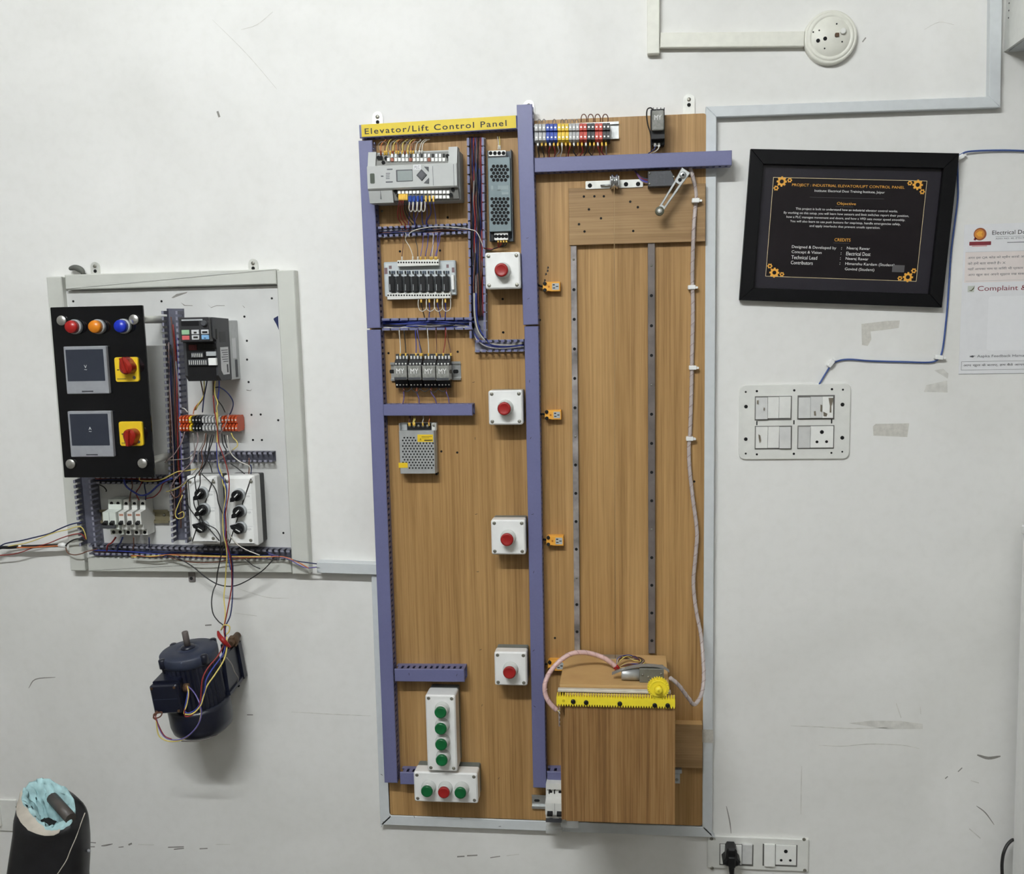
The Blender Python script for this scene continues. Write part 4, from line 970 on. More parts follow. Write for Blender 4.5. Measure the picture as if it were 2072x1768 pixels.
# ------------------------------------------------------------------ silver mesh power supply
t = Th('power_supply', 'silver power supply with dotted vents and yellow stickers', 'power supply', zJ, 595, 1400, BD, 0.06)
F = 0.055
uc0, uc1, vc0, vc1 = t.rect(400, 1205, 784, 1655, F)
u1s = uc1 + 0.001
v_top = t.uv(400, 1125, .04)[1]
t.part('chassis', MB().box(uc0-.002, uc1+.001, vc0, v_top, BD, BD+.003), M_zinc)
for a in (uc0-.002, uc1-.0005): t.part('side_flange', MB().box(a, a+.0016, vc0, v_top, BD, .042), M_zinc)
cv = t.part('cover', MB().rbox(uc0, uc1, vc0, vc1, BD+.003, F, .001, .0008), M_zinc)
hmesh = share('vent_hole', MB().cyl(0, 0, 0, 0.0005, 0.00195, 8), M_hole)
for r_ in range(12):
    y = 1276 + 29*r_
    for c in range(10):
        x = (458 if r_ % 2 == 0 else 442) + 33.5*c + 0.012*(y-1276)
        if x > 775 or (y < 1320 and x > 590) or (y > 1540 and x < 500): continue
        t.inst('vent_hole', hmesh, *t.uv(x, y, F), F, cv)
p = t.part('yellow_sticker', MB().box(*t.rect(596, 1244, 762, 1318, F), F-.0002, F+.0008), M_yel, cv)
a = t.rect(620, 1280, 640, 1308, F); t.text('A', a[0], a[2], a[1]-a[0], a[3]-a[2], F+.0010, M_ink, p)
for q in ((668, 1298, 755, 1308), (640, 1262, 750, 1268), (640, 1276, 720, 1280)): t.part('sticker_print', MB().box(*t.rect(*q, F), F+.0007, F+.0010), M_ink if q[1] > 1290 else mat('dim_yellow_ink', C(150, 128, 36), .6), p)
t.part('yellow_sticker', MB().box(*t.rect(398, 1540, 495, 1592, F), F-.0002, F+.0008), M_yel, cv)
tb = t.part('terminal_row', MB().box(*t.rect(486, 1132, 744, 1200, .040), BD+.003, .040), M_black)
for k in range(5): t.inst('terminal_screw', ME_screw, *t.uv(514+47*k, 1152, .040), .040, tb)
e = t.part('earth_tab', MB().rbox(*t.rect(744, 1122, 796, 1200, .040), BD+.003, .040, .001), M_tab); t.inst('screw', ME_screw, *t.uv(770, 1145, .040), .040, e)
t.part('foot', MB().cyl(*t.uv(800, 1655, .03), BD, .034, .003, 10), M_black)
for k, x in enumerate((508, 520, 556, 568, 655, 720)):
    wire(zJ, [(x, 1150, .044), (x-4, 1110, .047), (x+4, 1080, .044), (x+2, 1050, .036), (x, 1020, .03)], WM[['brown', 'black', 'yellow', 'yellow', 'white', 'orange'][k]], 'short wire from the short duct to the silver power supply', .0010, group='wires above the silver power supply', ferrule=M_fer_y)

# ------------------------------------------------------------------ wires lying in the open ducts; bundle colours darkened for the shade inside
rnd = random.Random(3)
cols = ['navy', 'black', 'brown', 'black', 'navy', 'brown', 'navy', 'red', 'grey', 'black', 'blue', 'brown']
for k in range(20):
    a = 1298 + 7.6*k
    wire(zI, [(a-4, -960, .026)] + [(a + rnd.uniform(-14, 14)+0.012*y, y, rnd.uniform(.026, .043)) for y in range(-720, 1100, 260)] + [(a+22, 1180, .034)], WM[cols[k % 12]], '%s wire among the bundle lying in the tall open duct' % cols[k % 12], .0016, group='bundle in the tall open duct', k=4)
for k in range(8):
    b = 150 + 6*k
    wire(zI, [(185, b+28, .026)] + [(x, b + rnd.uniform(-10, 12) + 22 - .04*(x-185), rnd.uniform(.026, .038)) for x in range(420, 1200, 210)] + [(1330, b-10, .032)], WM[['navy', 'brown', 'black', 'navy', 'navy', 'brown', 'black', 'black'][k]], 'wire among the bundle in the duct under the controller', .0016, group='bundle in the duct under the controller', k=4)
wire(zI, [(1500, 480, .045), (1400, 200, .054), (1290, 140, .054), (1050, 112, .050), (850, 112, .050), (680, 140, .050), (590, 180, .050), (575, 235, .048)], WM['white'], 'pale wire arching over the duct under the controller', .0010)
for k in range(9):
    b = 1225 + 11*k
    end = [(1360, 1245+4*k, .036), (1420, 1300+6*k, .040)] if k < 4 else [(1330, 1330, .040), (1375, 1390+6*k, .040), (1450, 1470+5*k, .038), (1560, 1525+3*k, .036), (1720, 1540+2*k, .034), (1945, 1510+3*k, .032)]
    wire(zI, [(250, b, .027)] + [(x, b + rnd.uniform(-8, 8), rnd.uniform(.030, .046)) for x in range(430, 1250, 200)] + end, WM[['navy', 'blue', 'blue', 'navy', 'blue', 'black', 'grey', 'blue', 'white'][k]], 'wire among the blue bundle in the duct under the relay module', .0017, group='blue bundle under the relay module', k=4)
for k in range(4):
    wire(zI, [(1345+9*k, 900, .044), (1352+9*k, 1150, .046), (1385+10*k, 1330, .046), (1450+14*k, 1440, .044), (1560, 1500+6*k, .040), (1750, 1515+7*k, .036), (1945, 1490+9*k, .032)], WM[['grey', 'white', 'black', 'blue'][k]], 'wire curving from the tall open duct into the short one', .0015, group='wires curving into the short open duct')
# ------------------------------------------------------------------ coloured terminal strip at the top
bl = []; x = 232.0
for n, m, wd_ in ((3, M_tgry, 34.3), (3, M_tblu, 35), (3, M_yel, 34.5), (3, M_tgry, 32), (2, M_tred, 35.5), (2, M_tblk, 35.5), (2, M_tred, 35.5), (2, M_tblk, 34)):
    for k in range(n): bl.append((x, x+wd_, m)); x += wd_
slope = lambda x: -0.030*(x-232)
strip('rainbow terminal strip at the top right of the central duct', zK, bl, lambda x: 312+slope(x)*0.4, lambda x: 484+slope(x)*0.6, BD, 0.066, (200, 1000))
gl = 'wire loops above the rainbow terminal strip'
for x in (682, 745, 808, 878):
    wire(zK, [(x-24, 300, .058), (x-24, 260, .062), (x-12, 234, .064), (x+10, 234, .064), (x+24, 262, .062), (x+24, 300, .058)], WM['brown'], 'dark wire loop standing above the red and black terminals', .0011, group=gl)
for x in (275, 318, 412, 485, 520, 575, 615):
    wire(zK, [(x-13, 308, .058), (x-12, 288, .060), (x, 276, .062), (x+12, 288, .060), (x+13, 308, .058)], WM['grey'], 'small grey wire loop above the pale blue and yellow terminals', .0009, group=gl)
rnd = random.Random(5)
for k in range(18):
    x = 262 + 36.5*k
    col = ['black', 'black', 'brown', 'red', 'red', 'grey', 'white', 'brown', 'red', 'black', 'brown', 'red'][k % 12]
    wire(zK, [(x, 480, .052), (x+2, 530, .058), (x+rnd.uniform(-10, 14), 570, .052), (x+rnd.uniform(-24, 24), 615, .040), (x, 660, .034)], WM[col], 'short %s wire from the rainbow terminal strip into the cross duct' % col, .0012, group='wires below the rainbow terminal strip', ferrule=M_fer_y if k % 3 else M_fer_w)

# ------------------------------------------------------------------ single relay at the top right
t = Th('relay_unit', 'single clear relay in a black socket at the panel top right', 'relay', zK, 1358, 350, BD, .05)
so = t.part('socket', MB().rbox(*t.rect(1290, 185, 1418, 512, .046), BD, .046, .002, .001), M_black)
u0, u1, v0, v1 = t.rect(1302, 196, 1412, 372, .085)
p = t.part('plug_relay', MB().rbox(u0, u1, v0, v1, .046, .085, .003, .002), M_relay)
t.text('MY', u0+.005, v0+.02, (u1-u0)-.010, .010, .0853, M_inkw, p)
t.part('socket_screen', MB().box(*t.rect(1298, 378, 1418, 450, .070), .046, .070), M_black)
for x in (1316, 1350, 1384, 1416): t.part('pin', MB().box(*t.rect(x-4, 168, x+2, 196, .06), .046, .060), M_black, so)
for x in (1332, 1366): t.part('wire_clamp', MB().rbox(*t.rect(x-11, 492, x+11, 524, .05), .046, .050, .001), M_offw, so)
wire(zK, [(1312, 188, .07), (1290, 172, .066), (1262, 185, .06), (1254, 240, .055), (1266, 330, .052), (1290, 410, .050), (1296, 500, .048), (1296, 570, .045)], WM['black'], 'black wire looping round the left of the single relay', .0014)
for k, (x, c) in enumerate(((1332, 'navy'), (1366, 'white'))):
    wire(zK, [(x, 515, .05), (x-6, 545, .052), (x-34, 570, .048), (x-62, 585, .042)], WM[c], '%s wire leaving the single relay socket' % c, .0012)

# ------------------------------------------------------------------ pulley bracket
t = Th('pulley_bracket', 'white metal strip with holes carrying a chrome pulley', 'pulley', zK, 958, 870, BD, .04)
a = t.uv(697, 880, .039); b = t.uv(1220, 862, .039)
u0, u1 = a[0], b[0]; v0, v1 = t.uv(697, 912, .039)[1], t.uv(1200, 822, .039)[1]
t.part('strip', MB().rbox(u0, u1, v0, v1, .036, .039, .002), M_tab)
t.part('packing', MB().box(u0+.01, u1-.01, v0+.003, v1-.003, BD, .036), M_wood_edge)
for x, y in ((737, 880), (1066, 868), (1176, 866)): t.part('hole', MB().cyl(*t.uv(x, y, .039), .0388, .0395, .0046, 14), M_hole)
t.part('slot_pin', MB().tube([t.uv(835, 880, .043) + (.043,), t.uv(940, 875, .046) + (.046,)], .0022, 8), M_steel)
u, v = t.uv(962, 845, .056)
pl = t.part('pulley_wheel', MB().lathe([(.004, -.0065), (.0150, -.0065), (.0155, -.005), (.0115, -.001), (.0115, .001), (.0155, .005), (.0150, .0065), (.004, .0065)], 28, 0, 0, fn=lambda a, b, h: (u+h, v+a, .055+b)), mat('chrome', C(215, 216, 218), .12, .95, var=.03))
for s in (-.0085, .0085): t.part('pulley_cheek', MB().extrude(rrect(-.012, .012, -.016, .006, .004), s-.0008, s+.0008, fn=lambda a, b, h: (u+h, v+a, .055+b)), M_steel)
t.part('axle', MB().tube([(u-.010, v, .055), (u+.010, v, .055)], .0025, 10), M_steel)
top = W(*zK(958, 880), .068); bot = W(1245, 1331, .075)
single('hoist_cord', 'thin pale cord hanging from the pulley to the lift car', 'cord', MB().tube([(top[0], top[1], .068), (bot[0], bot[1], .075)], .0007, 6), M_string, (top[0], top[1], .068))

# ------------------------------------------------------------------ limit switch with roller lever
t = Th('limit_switch', 'dark limit switch with a slotted metal roller lever', 'limit switch', zK, 1390, 815, BD, .06)
u0, u1, v0, v1 = t.rect(1266, 750, 1508, 882, .062)
bd = t.part('body', MB().extrude([(u0, v0), (u1-.004, v0), (u1, v0+.006), (u1-.002, v1-.010), (u1-.008, v1), (u0, v1)], BD, .062, chamfer=.001), M_dgrey)
for x, y in ((1280, 768), (1280, 864), (1500, 800)): t.inst('screw', ME_screw_s, *t.uv(x, y, .062), .062, bd)
for k in range(5): t.part('print_line', MB().box(*t.rect(1312+8*(k % 2), 772+15*k, 1345+18*(k % 2), 776+15*k, .062), .0618, .0623), M_inkg, bd)
for q in ((1345, 785, 1350, 855), (1368, 772, 1420, 776), (1412, 772, 1416, 855), (1372, 800, 1400, 804)): t.part('print_line', MB().box(*t.rect(*q, .062), .0618, .0623), M_inkg, bd)
A = Vector(t.uv(1585, 785, .075)); B = Vector(t.uv(1372, 1115, .075)); g = (B-A).normalized(); n_ = Vector((-g.y, g.x)); Ln = (B-A).length
q = lambda s, h: tuple(A + g*s + n_*h)
hw = .0085
lv = t.part('lever', MB().extrude([q(-.012, hw+.002), q(-.012, -hw-.002), q(.020, -hw), q(.020, hw)], .066, .074, chamfer=.001), M_steel)
for s in (-1, 1): t.part('lever_arm', MB().extrude([q(.019, s*hw), q(Ln*.84, s*hw*.78), q(Ln*.84, s*(hw*.78-.0042)), q(.019, s*(hw-.0048))], .068, .074, chamfer=.0008), M_steel, lv)
t.part('lever_end', MB().extrude([q(Ln*.83, hw*.78), q(Ln+.006, .006), q(Ln+.006, -.006), q(Ln*.83, -hw*.78)], .068, .074, chamfer=.0008), M_steel, lv)
ct = A + g*.0; t.part('hub_bolt', MB().lathe([(.0066, .062), (.0066, .078), (.0052, .079), (.0003, .079)], 18, ct.x, ct.y), M_steel, lv)
t.inst('hole', ME_hole, ct.x, ct.y, .0791, lv)
t.inst('hole', ME_hole_l, *q(.011, 0), .0741, lv)
rw = t.part('roller', MB().lathe([(.0092, .074), (.0092, .083), (.0085, .084), (.0052, .084)], 24, B.x, B.y), mat('olive_roller', C(78, 78, 62), .5))
t.part('roller_pin', MB().lathe([(.0048, .074), (.0048, .0855), (.0003, .086)], 16, B.x, B.y), M_tab, rw)
for k, (dy, c) in enumerate(((0, 'navy'), (12, 'red'), (24, 'blue'), (34, 'purple'))):
    wire(zK, [(1145, 735+4*k, .030), (1170, 770+dy*.4, .036), (1200, 800+dy*.8, .04), (1240, 818+dy*.9, .04), (1272, 820+dy, .04)], WM[c], '%s wire entering the left end of the limit switch' % c, .0012)

# ------------------------------------------------------------------ guide rails
ME_hole_r = share('hole', MB().cyl(0, 0, 0, 0.0006, 0.0034, 12), M_hole)
def rail(label, z0, p0, p1, wpx, holes, screws, m):
    a = W(*p0, .032); b = W(*p1, .032)
    th = math.atan2(b[1]-a[1], b[0]-a[0]) + math.pi/2
    t = Th('guide_rail', label, 'guide rail', z1, p1[0], p1[1], BD, .032, th, group='two lift guide rails')
    L = math.hypot(b[0]-a[0], b[1]-a[1]); mm = ((p0[0]+p1[0])/2, (p0[1]+p1[1])/2)
    h = (W(mm[0]+wpx/2, mm[1], .032)[0]-W(mm[0]-wpx/2, mm[1], .032)[0])/2
    br = t.part('bar', MB().extrude([(-h, 0), (h, 0), (h, L), (-h, L)], BD, .032, chamfer=.0006), m)
    for y in holes:
        x = p0[0] + (p1[0]-p0[0])*(y-p0[1])/(p1[1]-p0[1]); u, v = t.uv(x, y, .032)
        if y in screws: t.inst('screw', ME_screw_s, u, v, .032)
        else: t.inst('hole', ME_hole_r, u, v, .0318)
rail('worn left guide rail of the lift shaft', None, (1160.5, 497), (1168, 1316), 11.5, (525, 586, 646, 706, 765.5, 825, 883, 940.6, 998, 1055, 1111, 1169, 1223, 1278), (525, 883, 1169), M_steel_d)
rail('dark right guide rail of the lift shaft', None, (1318, 489), (1319, 1322), 14, (537, 598, 659, 719, 779, 838, 897, 955.5, 1013, 1071, 1128, 1184, 1240, 1296), (537, 779, 1071), M_steel_g)

# ------------------------------------------------------------------ orange proximity sensors
def sensor(label, z, x0, y0, x1, y1, cab):
    t = Th('proximity_sensor', label, 'sensor', z, (x0+x1)/2, (y0+y1)/2, BD, .038, group='orange proximity sensors beside the shaft')
    u0, u1, v0, v1 = t.rect(x0, y0, x1, y1, .040); d = u1-u0; h = v1-v0
    bd = t.part('body', MB().extrude([(u0, v0+h*.12), (u0+d*.12, v0), (u0+d*.3, v0+h*.06), (u0+d*.45, v0), (u1, v0), (u1, v1), (u0+d*.1, v1), (u0, v1-h*.1)], BD, .040, chamfer=.0008), M_sens)
    t.part('rating_label', MB().rbox(u0+d*.54, u0+d*.94, v0+h*.16, v1-h*.16, .0398, .0404, .0006), M_greyp, bd)
    for k, q in enumerate(((.58, .62, .70, .74), (.76, .45, .9, .55), (.58, .3, .72, .4))): t.part('label_print', MB().box(u0+d*q[0], u0+d*q[2], v0+h*q[1], v0+h*q[3], .0402, .0406), M_ink, bd)
    for dv in (.16, .84): t.part('mounting_screw', MB().lathe([(.0040, .036), (.0040, .0425), (.0028, .043)], 12, u0+d*.12, v0+h*dv), M_black, bd)
    t.part('indicator', MB().cyl(u0+d*.36, v0+h*.5, .0396, .0408, .0022, 10), mat('sensor_led', C(190, 110, 30), .3), bd)
    X, Z = t.ox+u0, t.oz+(v0+v1)/2
    P = smooth_path([(X+.003, Z, .032), (X-.006, Z+.002, .034), (X-.014, Z+cab, .030), (X-.026, Z+cab*1.6, .026)], 4)
    single('sensor_cable', 'short black cable of the '+label.split(' orange')[0]+' orange sensor', 'cable', MB().tube(P, .0023, 8), M_black, P[0])
sensor('topmost orange proximity sensor under the ink dabs', zL, 610, 400, 766, 482, .006)
sensor('second orange proximity sensor from the top', zL, 628, 1548, 776, 1630, -.001)
sensor('third orange proximity sensor from the top', zM, 642, 285, 796, 372, .001)
sensor('lowest orange proximity sensor behind the pink cable loop', zM, 655, 1398, 805, 1492, -.003)

# ------------------------------------------------------------------ wrapped cable down the right edge
path = [(1396, 338, .034), (1403, 362, .034), (1408, 388, .034), (1408, 410, .034), (1405, 440, .042), (1403, 480, .042), (1401, 555, .030), (1402, 630, .028), (1400, 729, .028), (1399, 791, .028), (1396, 880, .028), (1394, 900, .028), (1395, 945, .030),
        (1402, 1010, .034), (1410, 1075, .036), (1407, 1127, .036), (1403, 1179, .036), (1408, 1231, .04), (1418, 1283, .05), (1422, 1325, .07), (1424, 1370, .10), (1419, 1405, .13), (1405, 1425, .16), (1392, 1411, .18), (1373, 1386, .20), (1356, 1371, .21)]
t3 = pts3(z1, path)
P = smooth_path(t3, 6)
o = single('wrapped_cable', 'spiral wrapped cable hanging down the right edge of the panel to the car motor', 'cable', MB().tube(P, .0042, 10), M_wrap, P[0])
def spiral(o, P, r, m, pitch, ph=0.0):
    Q = []; s = 0
    for i in range(len(P)-1):
        a, b = Vector(P[i]), Vector(P[i+1]); L = (b-a).length; T = (b-a).normalized()
        N = (Vector((0, 0, 1)) - T*T.z).normalized(); B_ = T.cross(N); n = max(1, int(L/.0015))
        for k in range(n):
            s += L/n; ang = ph + s/pitch*2*math.pi
            Q.append(tuple(a + T*(L*k/n) + (N*math.cos(ang) + B_*math.sin(ang))*r - Vector(P[0])))
    me = MB().tube(Q, .0007, 4).mesh('spiral_strip'); me.materials.append(m)
    c = bpy.data.objects.new('spiral_strip', me); COL.objects.link(c); c.parent = o
spiral(o, P, .0043, mat('wrap_seam', C(162, 142, 138), .5), .022)
def clip(z, x, y, wd, base, w, h, label, ang=0.0):
    t = Th('cable_clip', label, 'cable clip', z, x, y, base, wd, ang, group='white cable clips')
    t.part('clip_body', MB().rbox(-w/2, w/2, -h/2, h/2, base, wd, .0018, .001), M_white)
    t.part('nail', MB().cyl(w/2+.0026, -.0006, base, wd-.002, .0026, 10), M_white)
for x, y, nm in ((1408, 405, 'highest'), (1400, 581, 'second'), (1402, 744, 'third'), (1396, 888, 'lowest')):
    b_ = .036 if y < 480 else BD
    clip(z1, x, y, b_+.016, b_, .016, .009, '%s white clip holding the wrapped cable' % nm)

# ------------------------------------------------------------------ lift car
BK = 0.045
Xb, Zt = W(1245, 1325, BK)
# depth at which the front edge of the car top shows
fr = min((i*.001 for i in range(100, 320)), key=lambda d: abs(W(1245, 1387, d)[1]-Zt))
t = Th('lift_car', 'wooden lift car box with sliding door at the foot of the shaft', 'lift car', z1, 1245, 1660, BD, BK)
uL, _ = t.uv(1144, 1325, BK); uR, vT = t.uv(1347, 1326, BK); vB = t.uv(1250, 1662, fr)[1]
t.part('top_board', MB().box(uL, uR, vT-.008, vT, BK, fr-.002), M_wood_edge)
t.part('side_board', MB().box(uL, uL+.010, vB, vT-.0101, BK, fr), M_wood_car); t.part('side_board', MB().box(uR-.010, uR, vB, vT-.0101, BK, fr), M_wood_car)
t.part('back_board', MB().box(uL+.0101, uR-.0101, vB, vT-.0101, BK, BK+.010), M_wood_car); t.part('bottom_board', MB().box(uL+.0101, uR-.0101, vB, vB+.010, BK+.0101, fr), M_wood_car)
for s in (uL+.035, uR-.035): t.part('guide_runner', MB().box(s-.012, s+.012, vB+.05, vB+.09, BD+.0125, BK), M_steel_d)
b0, b1, c0, c1 = t.rect(563, 138, 740, 184, BK, zN)
t.part('hoist_plate', MB().rbox(b0, b1, vT, vT+.0015, BK+.004, BK+.03, .001), M_steel)
# sliding rail + door
dw = fr + .012
u0, u1 = t.uv(200, 440, dw, zN)[0], t.uv(1140, 455, dw, zN)[0]; v0, v1 = t.uv(560, 459, dw, zN)[1], t.uv(560, 438, dw, zN)[1]
t.part('door_rail', MB().rbox(u0, u1, v0, v1, fr, dw, .001, .0008), M_tab, label='bright metal rail along the car front')
DW = dw + .014
u0, u1 = t.uv(262, 900, DW, zN)[0], t.uv(1176, 900, DW, zN)[0]; vb, vt = t.uv(720, 1538, DW, zN)[1], t.uv(720, 490, DW, zN)[1]
dr = t.part('door', MB().box(u0, u1, vb, vt, dw, DW), M_wood_car, label='sliding wood veneer door')
t.part('door_top_edge', MB().box(u0, u1, vt, vt+.0006, dw, DW-.0004), M_wood_edge, dr)
RW = DW + .008
u0, u1 = t.uv(188, 520, RW, zN)[0], t.uv(1180, 540, RW, zN)[0]; vt, vb = t.uv(680, 505, RW, zN)[1], t.uv(680, 562, RW, zN)[1]
n = 46; p_ = (u1-u0)/n; pts = []
for k in range(n): pts += [(u0+k*p_, vb), (u0+(k+.28)*p_, vb-.0045), (u0+(k+.52)*p_, vb-.0045), (u0+(k+.8)*p_, vb)]
for k in range(n-1, -1, -1): pts += [(u0+(k+.8)*p_, vt), (u0+(k+.60)*p_, vt+.0075), (u0+(k+.35)*p_, vt+.0075), (u0+(k+.05)*p_, vt)]
rk = t.part('gear_rack', MB().extrude(pts, DW, RW), M_gear, dr)
for x, y in ((328, 530), (436, 538), (716, 548), (1006, 562), (1114, 563)): t.part('rack_bolt', MB().lathe([(.0048, RW-.001), (.0048, RW+.002), (.003, RW+.003)], 14, *t.uv(x, y, RW, zN)), M_black)
t.part('rack_dimple', MB().cyl(*t.uv(248, 524, RW, zN), RW-.0005, RW+.0004, .003, 12), mat('dim_gear', C(206, 184, 36), .5))
# pinion, gearbox and motor on the car
GW = DW + .004
gc = t.uv(1036, 440, GW+.014, zN); ru = abs(t.uv(1128, 440, GW, zN)[0]-t.uv(945, 440, GW, zN)[0])/2
gc = t.uv(1036, 418, GW, zN)
nt_ = 26; pts = []
for k in range(nt_):
    for fr_, rr in ((-.42, .86), (-.16, 1.0), (.16, 1.0), (.42, .86)):
        a = 2*math.pi*(k+fr_)/nt_; pts.append((gc[0]+ru*rr*math.cos(a), gc[1]+ru*rr*math.sin(a)))
gm = t.part('drive_gear', MB().extrude(pts, GW-.008, GW+.004), M_gear, label='yellow toothed pinion')
t.part('gear_web', MB().lathe([(ru*.80, GW+.004), (ru*.78, GW+.0055), (ru*.70, GW+.0055), (ru*.66, GW+.0042)], 30, *gc), M_gear, gm)
t.part('gear_hub', MB().lathe([(ru*.36, GW+.004), (ru*.34, GW+.016), (ru*.28, GW+.018), (.0003, GW+.018)], 22, *gc), M_gear, gm)
t.part('shaft_end', MB().cyl(*gc, GW+.0178, GW+.0186, .0022, 10), mat('dim_gear', C(206, 184, 36), .5), gm)
mz = fr - .030
g0, g1, h0, h1 = t.rect(878, 290, 1082, 425, mz+.012, zN)
gb_ = t.part('gearbox', MB().rbox(g0, g1, vT, max(h1, vT+.03), mz-.016, mz+.012, .002, .001), mat('gearbox_plate', C(122, 122, 114), .45, .4, var=.15))
for x, y in ((905, 308), (955, 325), (900, 385), (1060, 300)): t.inst('screw', ME_screw_s, *t.uv(x, y, mz+.012, zN), mz+.012, gb_)
t.part('gear_shaft', MB().cyl(*gc, mz+.010, GW-.006, .003, 10), M_steel)
mc = t.uv(800, 350, mz, zN); ml = t.uv(740, 350, mz, zN)[0]; mr = t.uv(880, 350, mz, zN)[0]
mv = vT + .0135
t.part('gear_motor', MB().lathe([(.006, ml-.003), (.012, ml-.0025), (.0128, ml), (.0128, mr)], 22, 0, 0, fn=lambda a, b, h: (h, mv+a, mz-.002+b)), M_zinc)
bp = [t.uv(x, y, mz, zN) for x, y in ((650, 300), (720, 272), (800, 248), (900, 232), (1000, 234), (1080, 250), (1126, 280))]
P = smooth_path([(a, max(b, vT+.004), mz) for a, b in bp], 5)
band = MB(); hh = .008
vs = []; fs = []
for i, p in enumerate(P):
    for dw_, dv in ((-hh, 0), (hh, 0), (hh, .0012), (-hh, .0012)): vs.append((p[0], p[1]+dv, p[2]+dw_))
    if i:
        for k in range(4): fs.append(((i-1)*4+k, (i-1)*4+(k+1) % 4, i*4+(k+1) % 4, i*4+k))
fs += [(0, 1, 2, 3), tuple(len(vs)-4+k for k in (3, 2, 1, 0))]
band.add(vs, fs); t.part('clamp_strap', band, mat('strap_grey', C(138, 138, 136), .45, .2, var=.12), label='bent grey metal strap over the motor')
# wires on the car top
cz = vT + t.oz
gw2 = 'loose wires heaped on top of the lift car'
rnd = random.Random(11)
for k in range(9):
    x0 = 720 + rnd.uniform(-20, 20); col = ['brown', 'yellow', 'brown', 'grey', 'yellow', 'brown', 'blue', 'brown', 'black'][k]
    pp = [(690, 225, .13), (x0, 190+rnd.uniform(-25, 10), .12), (770+rnd.uniform(-15, 25), 150+rnd.uniform(-12, 25), .10), (850+rnd.uniform(-15, 25), 160+rnd.uniform(-10, 30), .10), (905+rnd.uniform(-15, 20), 195+rnd.uniform(-10, 20), .12), (870, 225+rnd.uniform(-10, 12), .13), (780+rnd.uniform(-20, 20), 228+rnd.uniform(-12, 10), .14), (720, 240, .15)]
    wire(zN, pp, WM[col], '%s wire in the heap on top of the lift car' % col, .0011, group=gw2)
for k in range(4):
    wire(zN, [(690, 250+4*k, .15), (668, 300+6*k, .17), (690, 345+5*k, .19), (742, 345+6*k, .195)], WM[['red', 'brown', 'grey', 'orange'][k]], '%s lead bent round to the car motor end' % ['red', 'brown', 'grey', 'orange'][k], .0012, group=gw2)
P = smooth_path(pts3(zN, [(700, 262, .14), (660, 222, .14), (590, 172, .14), (500, 138, .14), (400, 122, .15), (300, 138, .16), (205, 205, .17), (130, 295, .18), (92, 395, .19), (103, 490, .195), (148, 560, .20), (192, 602, .20)]), 6)
o = single('wrapped_cable', 'pink spiral wrapped cable loop rising from the car top to its left side', 'cable', MB().tube(P, .0052, 10), M_wrapp, P[0])
spiral(o, P, .0053, mat('wrap_seam_pink', C(190, 154, 152), .5), .020)
q = [tuple(Vector(p)-Vector(P[0])) for p in P[:5]]
me = MB().tube(q, .0060, 10).mesh('red_sleeve'); me.materials.append(M_red); c = bpy.data.objects.new('red_sleeve', me); COL.objects.link(c); c.parent = o
t = Th('micro_switch', 'small dark switch with wires clamped on the left of the car', 'switch', zN, 232, 650, .19, .20)
t.part('switch_body', MB().rbox(*t.rect(205, 612, 262, 740, .20), .175, .20, .001), M_steel_d)
t.part('lever', MB().box(*t.rect(215, 585, 262, 604, .205), .19, .205), M_tab)
for y in (640, 680, 715): t.part('terminal', MB().box(*t.rect(214, y, 236, y+14, .206), .1995, .206), M_rust)
wire(zN, [(190, 600, .20), (212, 620, .208), (232, 660, .21), (225, 700, .209)], WM['white'], 'white lead running to the small switch beside the car', .001)
wire(zN, [(195, 604, .20), (225, 610, .208), (245, 640, .21), (240, 720, .209)], WM['yellow'], 'yellow lead running to the small switch beside the car', .001)

# ------------------------------------------------------------------ breaker below the central duct
rl = Th('din_rail', 'short metal rail behind the breaker at the panel bottom', 'rail', zO, 1500, 1340, BD, BD+.006)
a0, a1, b0, b1 = rl.rect(1440, 1272, 1640, 1402, BD+.007)
rl.part('rail', MB().extrude([(b0, BD+.006), (b0, BD+.0075), (b0+.006, BD+.0075), (b0+.006, BD+.0015), (b1-.004, BD+.0015), (b1-.004, BD+.0075), (b1, BD+.0075), (b1, BD+.006), (b1-.003, BD+.006), (b1-.003, BD), (b0+.0045, BD), (b0+.0045, BD+.006)], a0, a1, fn=lambda a, b, h: (h, a, b)), M_steel)
rl.part('rail_slot', MB().rbox(*rl.rect(1462, 1312, 1512, 1336, BD+.002), BD+.0014, BD+.0018, .003), M_hole)
t, u0, u1, vb, vt = breaker('two pole breaker partly behind the lift car at the panel bottom', zO, 1558, 1735, 1258, 1560, BD+.0076, 0.095, 2, M_cream)
t.part('tie_bar', MB().box(u0+.002, u1-.006, vb+(vt-vb)*.20, vb+(vt-vb)*.27, .098, .106), M_dgrey)
t.part('top_guard', MB().rbox(u0+.001, u1, vt, vt+.014, BD+.0076, .075, .001), M_cream)
for k in range(2): wire(zO, [(1600+50*k, 1290, .065), (1598+46*k, 1235, .070), (1625+46*k, 1205, .060), (1650+30*k, 1190, .04)], WM['black'], 'black wire arching into the breaker under the central duct', .0017, group='wires into the lower breaker')
t = Th('clear_cover', 'clear plastic breaker cover sticking out below the panel', 'cover', zO, 1700, 1580, BD+.03, .05)
t.part('cover_plate', MB().rbox(*t.rect(1565, 1572, 1712, 1622, .06), .03, .06, .001), M_clear)
t.part('cover_flap', MB().rbox(*t.rect(1700, 1500, 1858, 1572, .07), .03, .07, .001), M_clear)
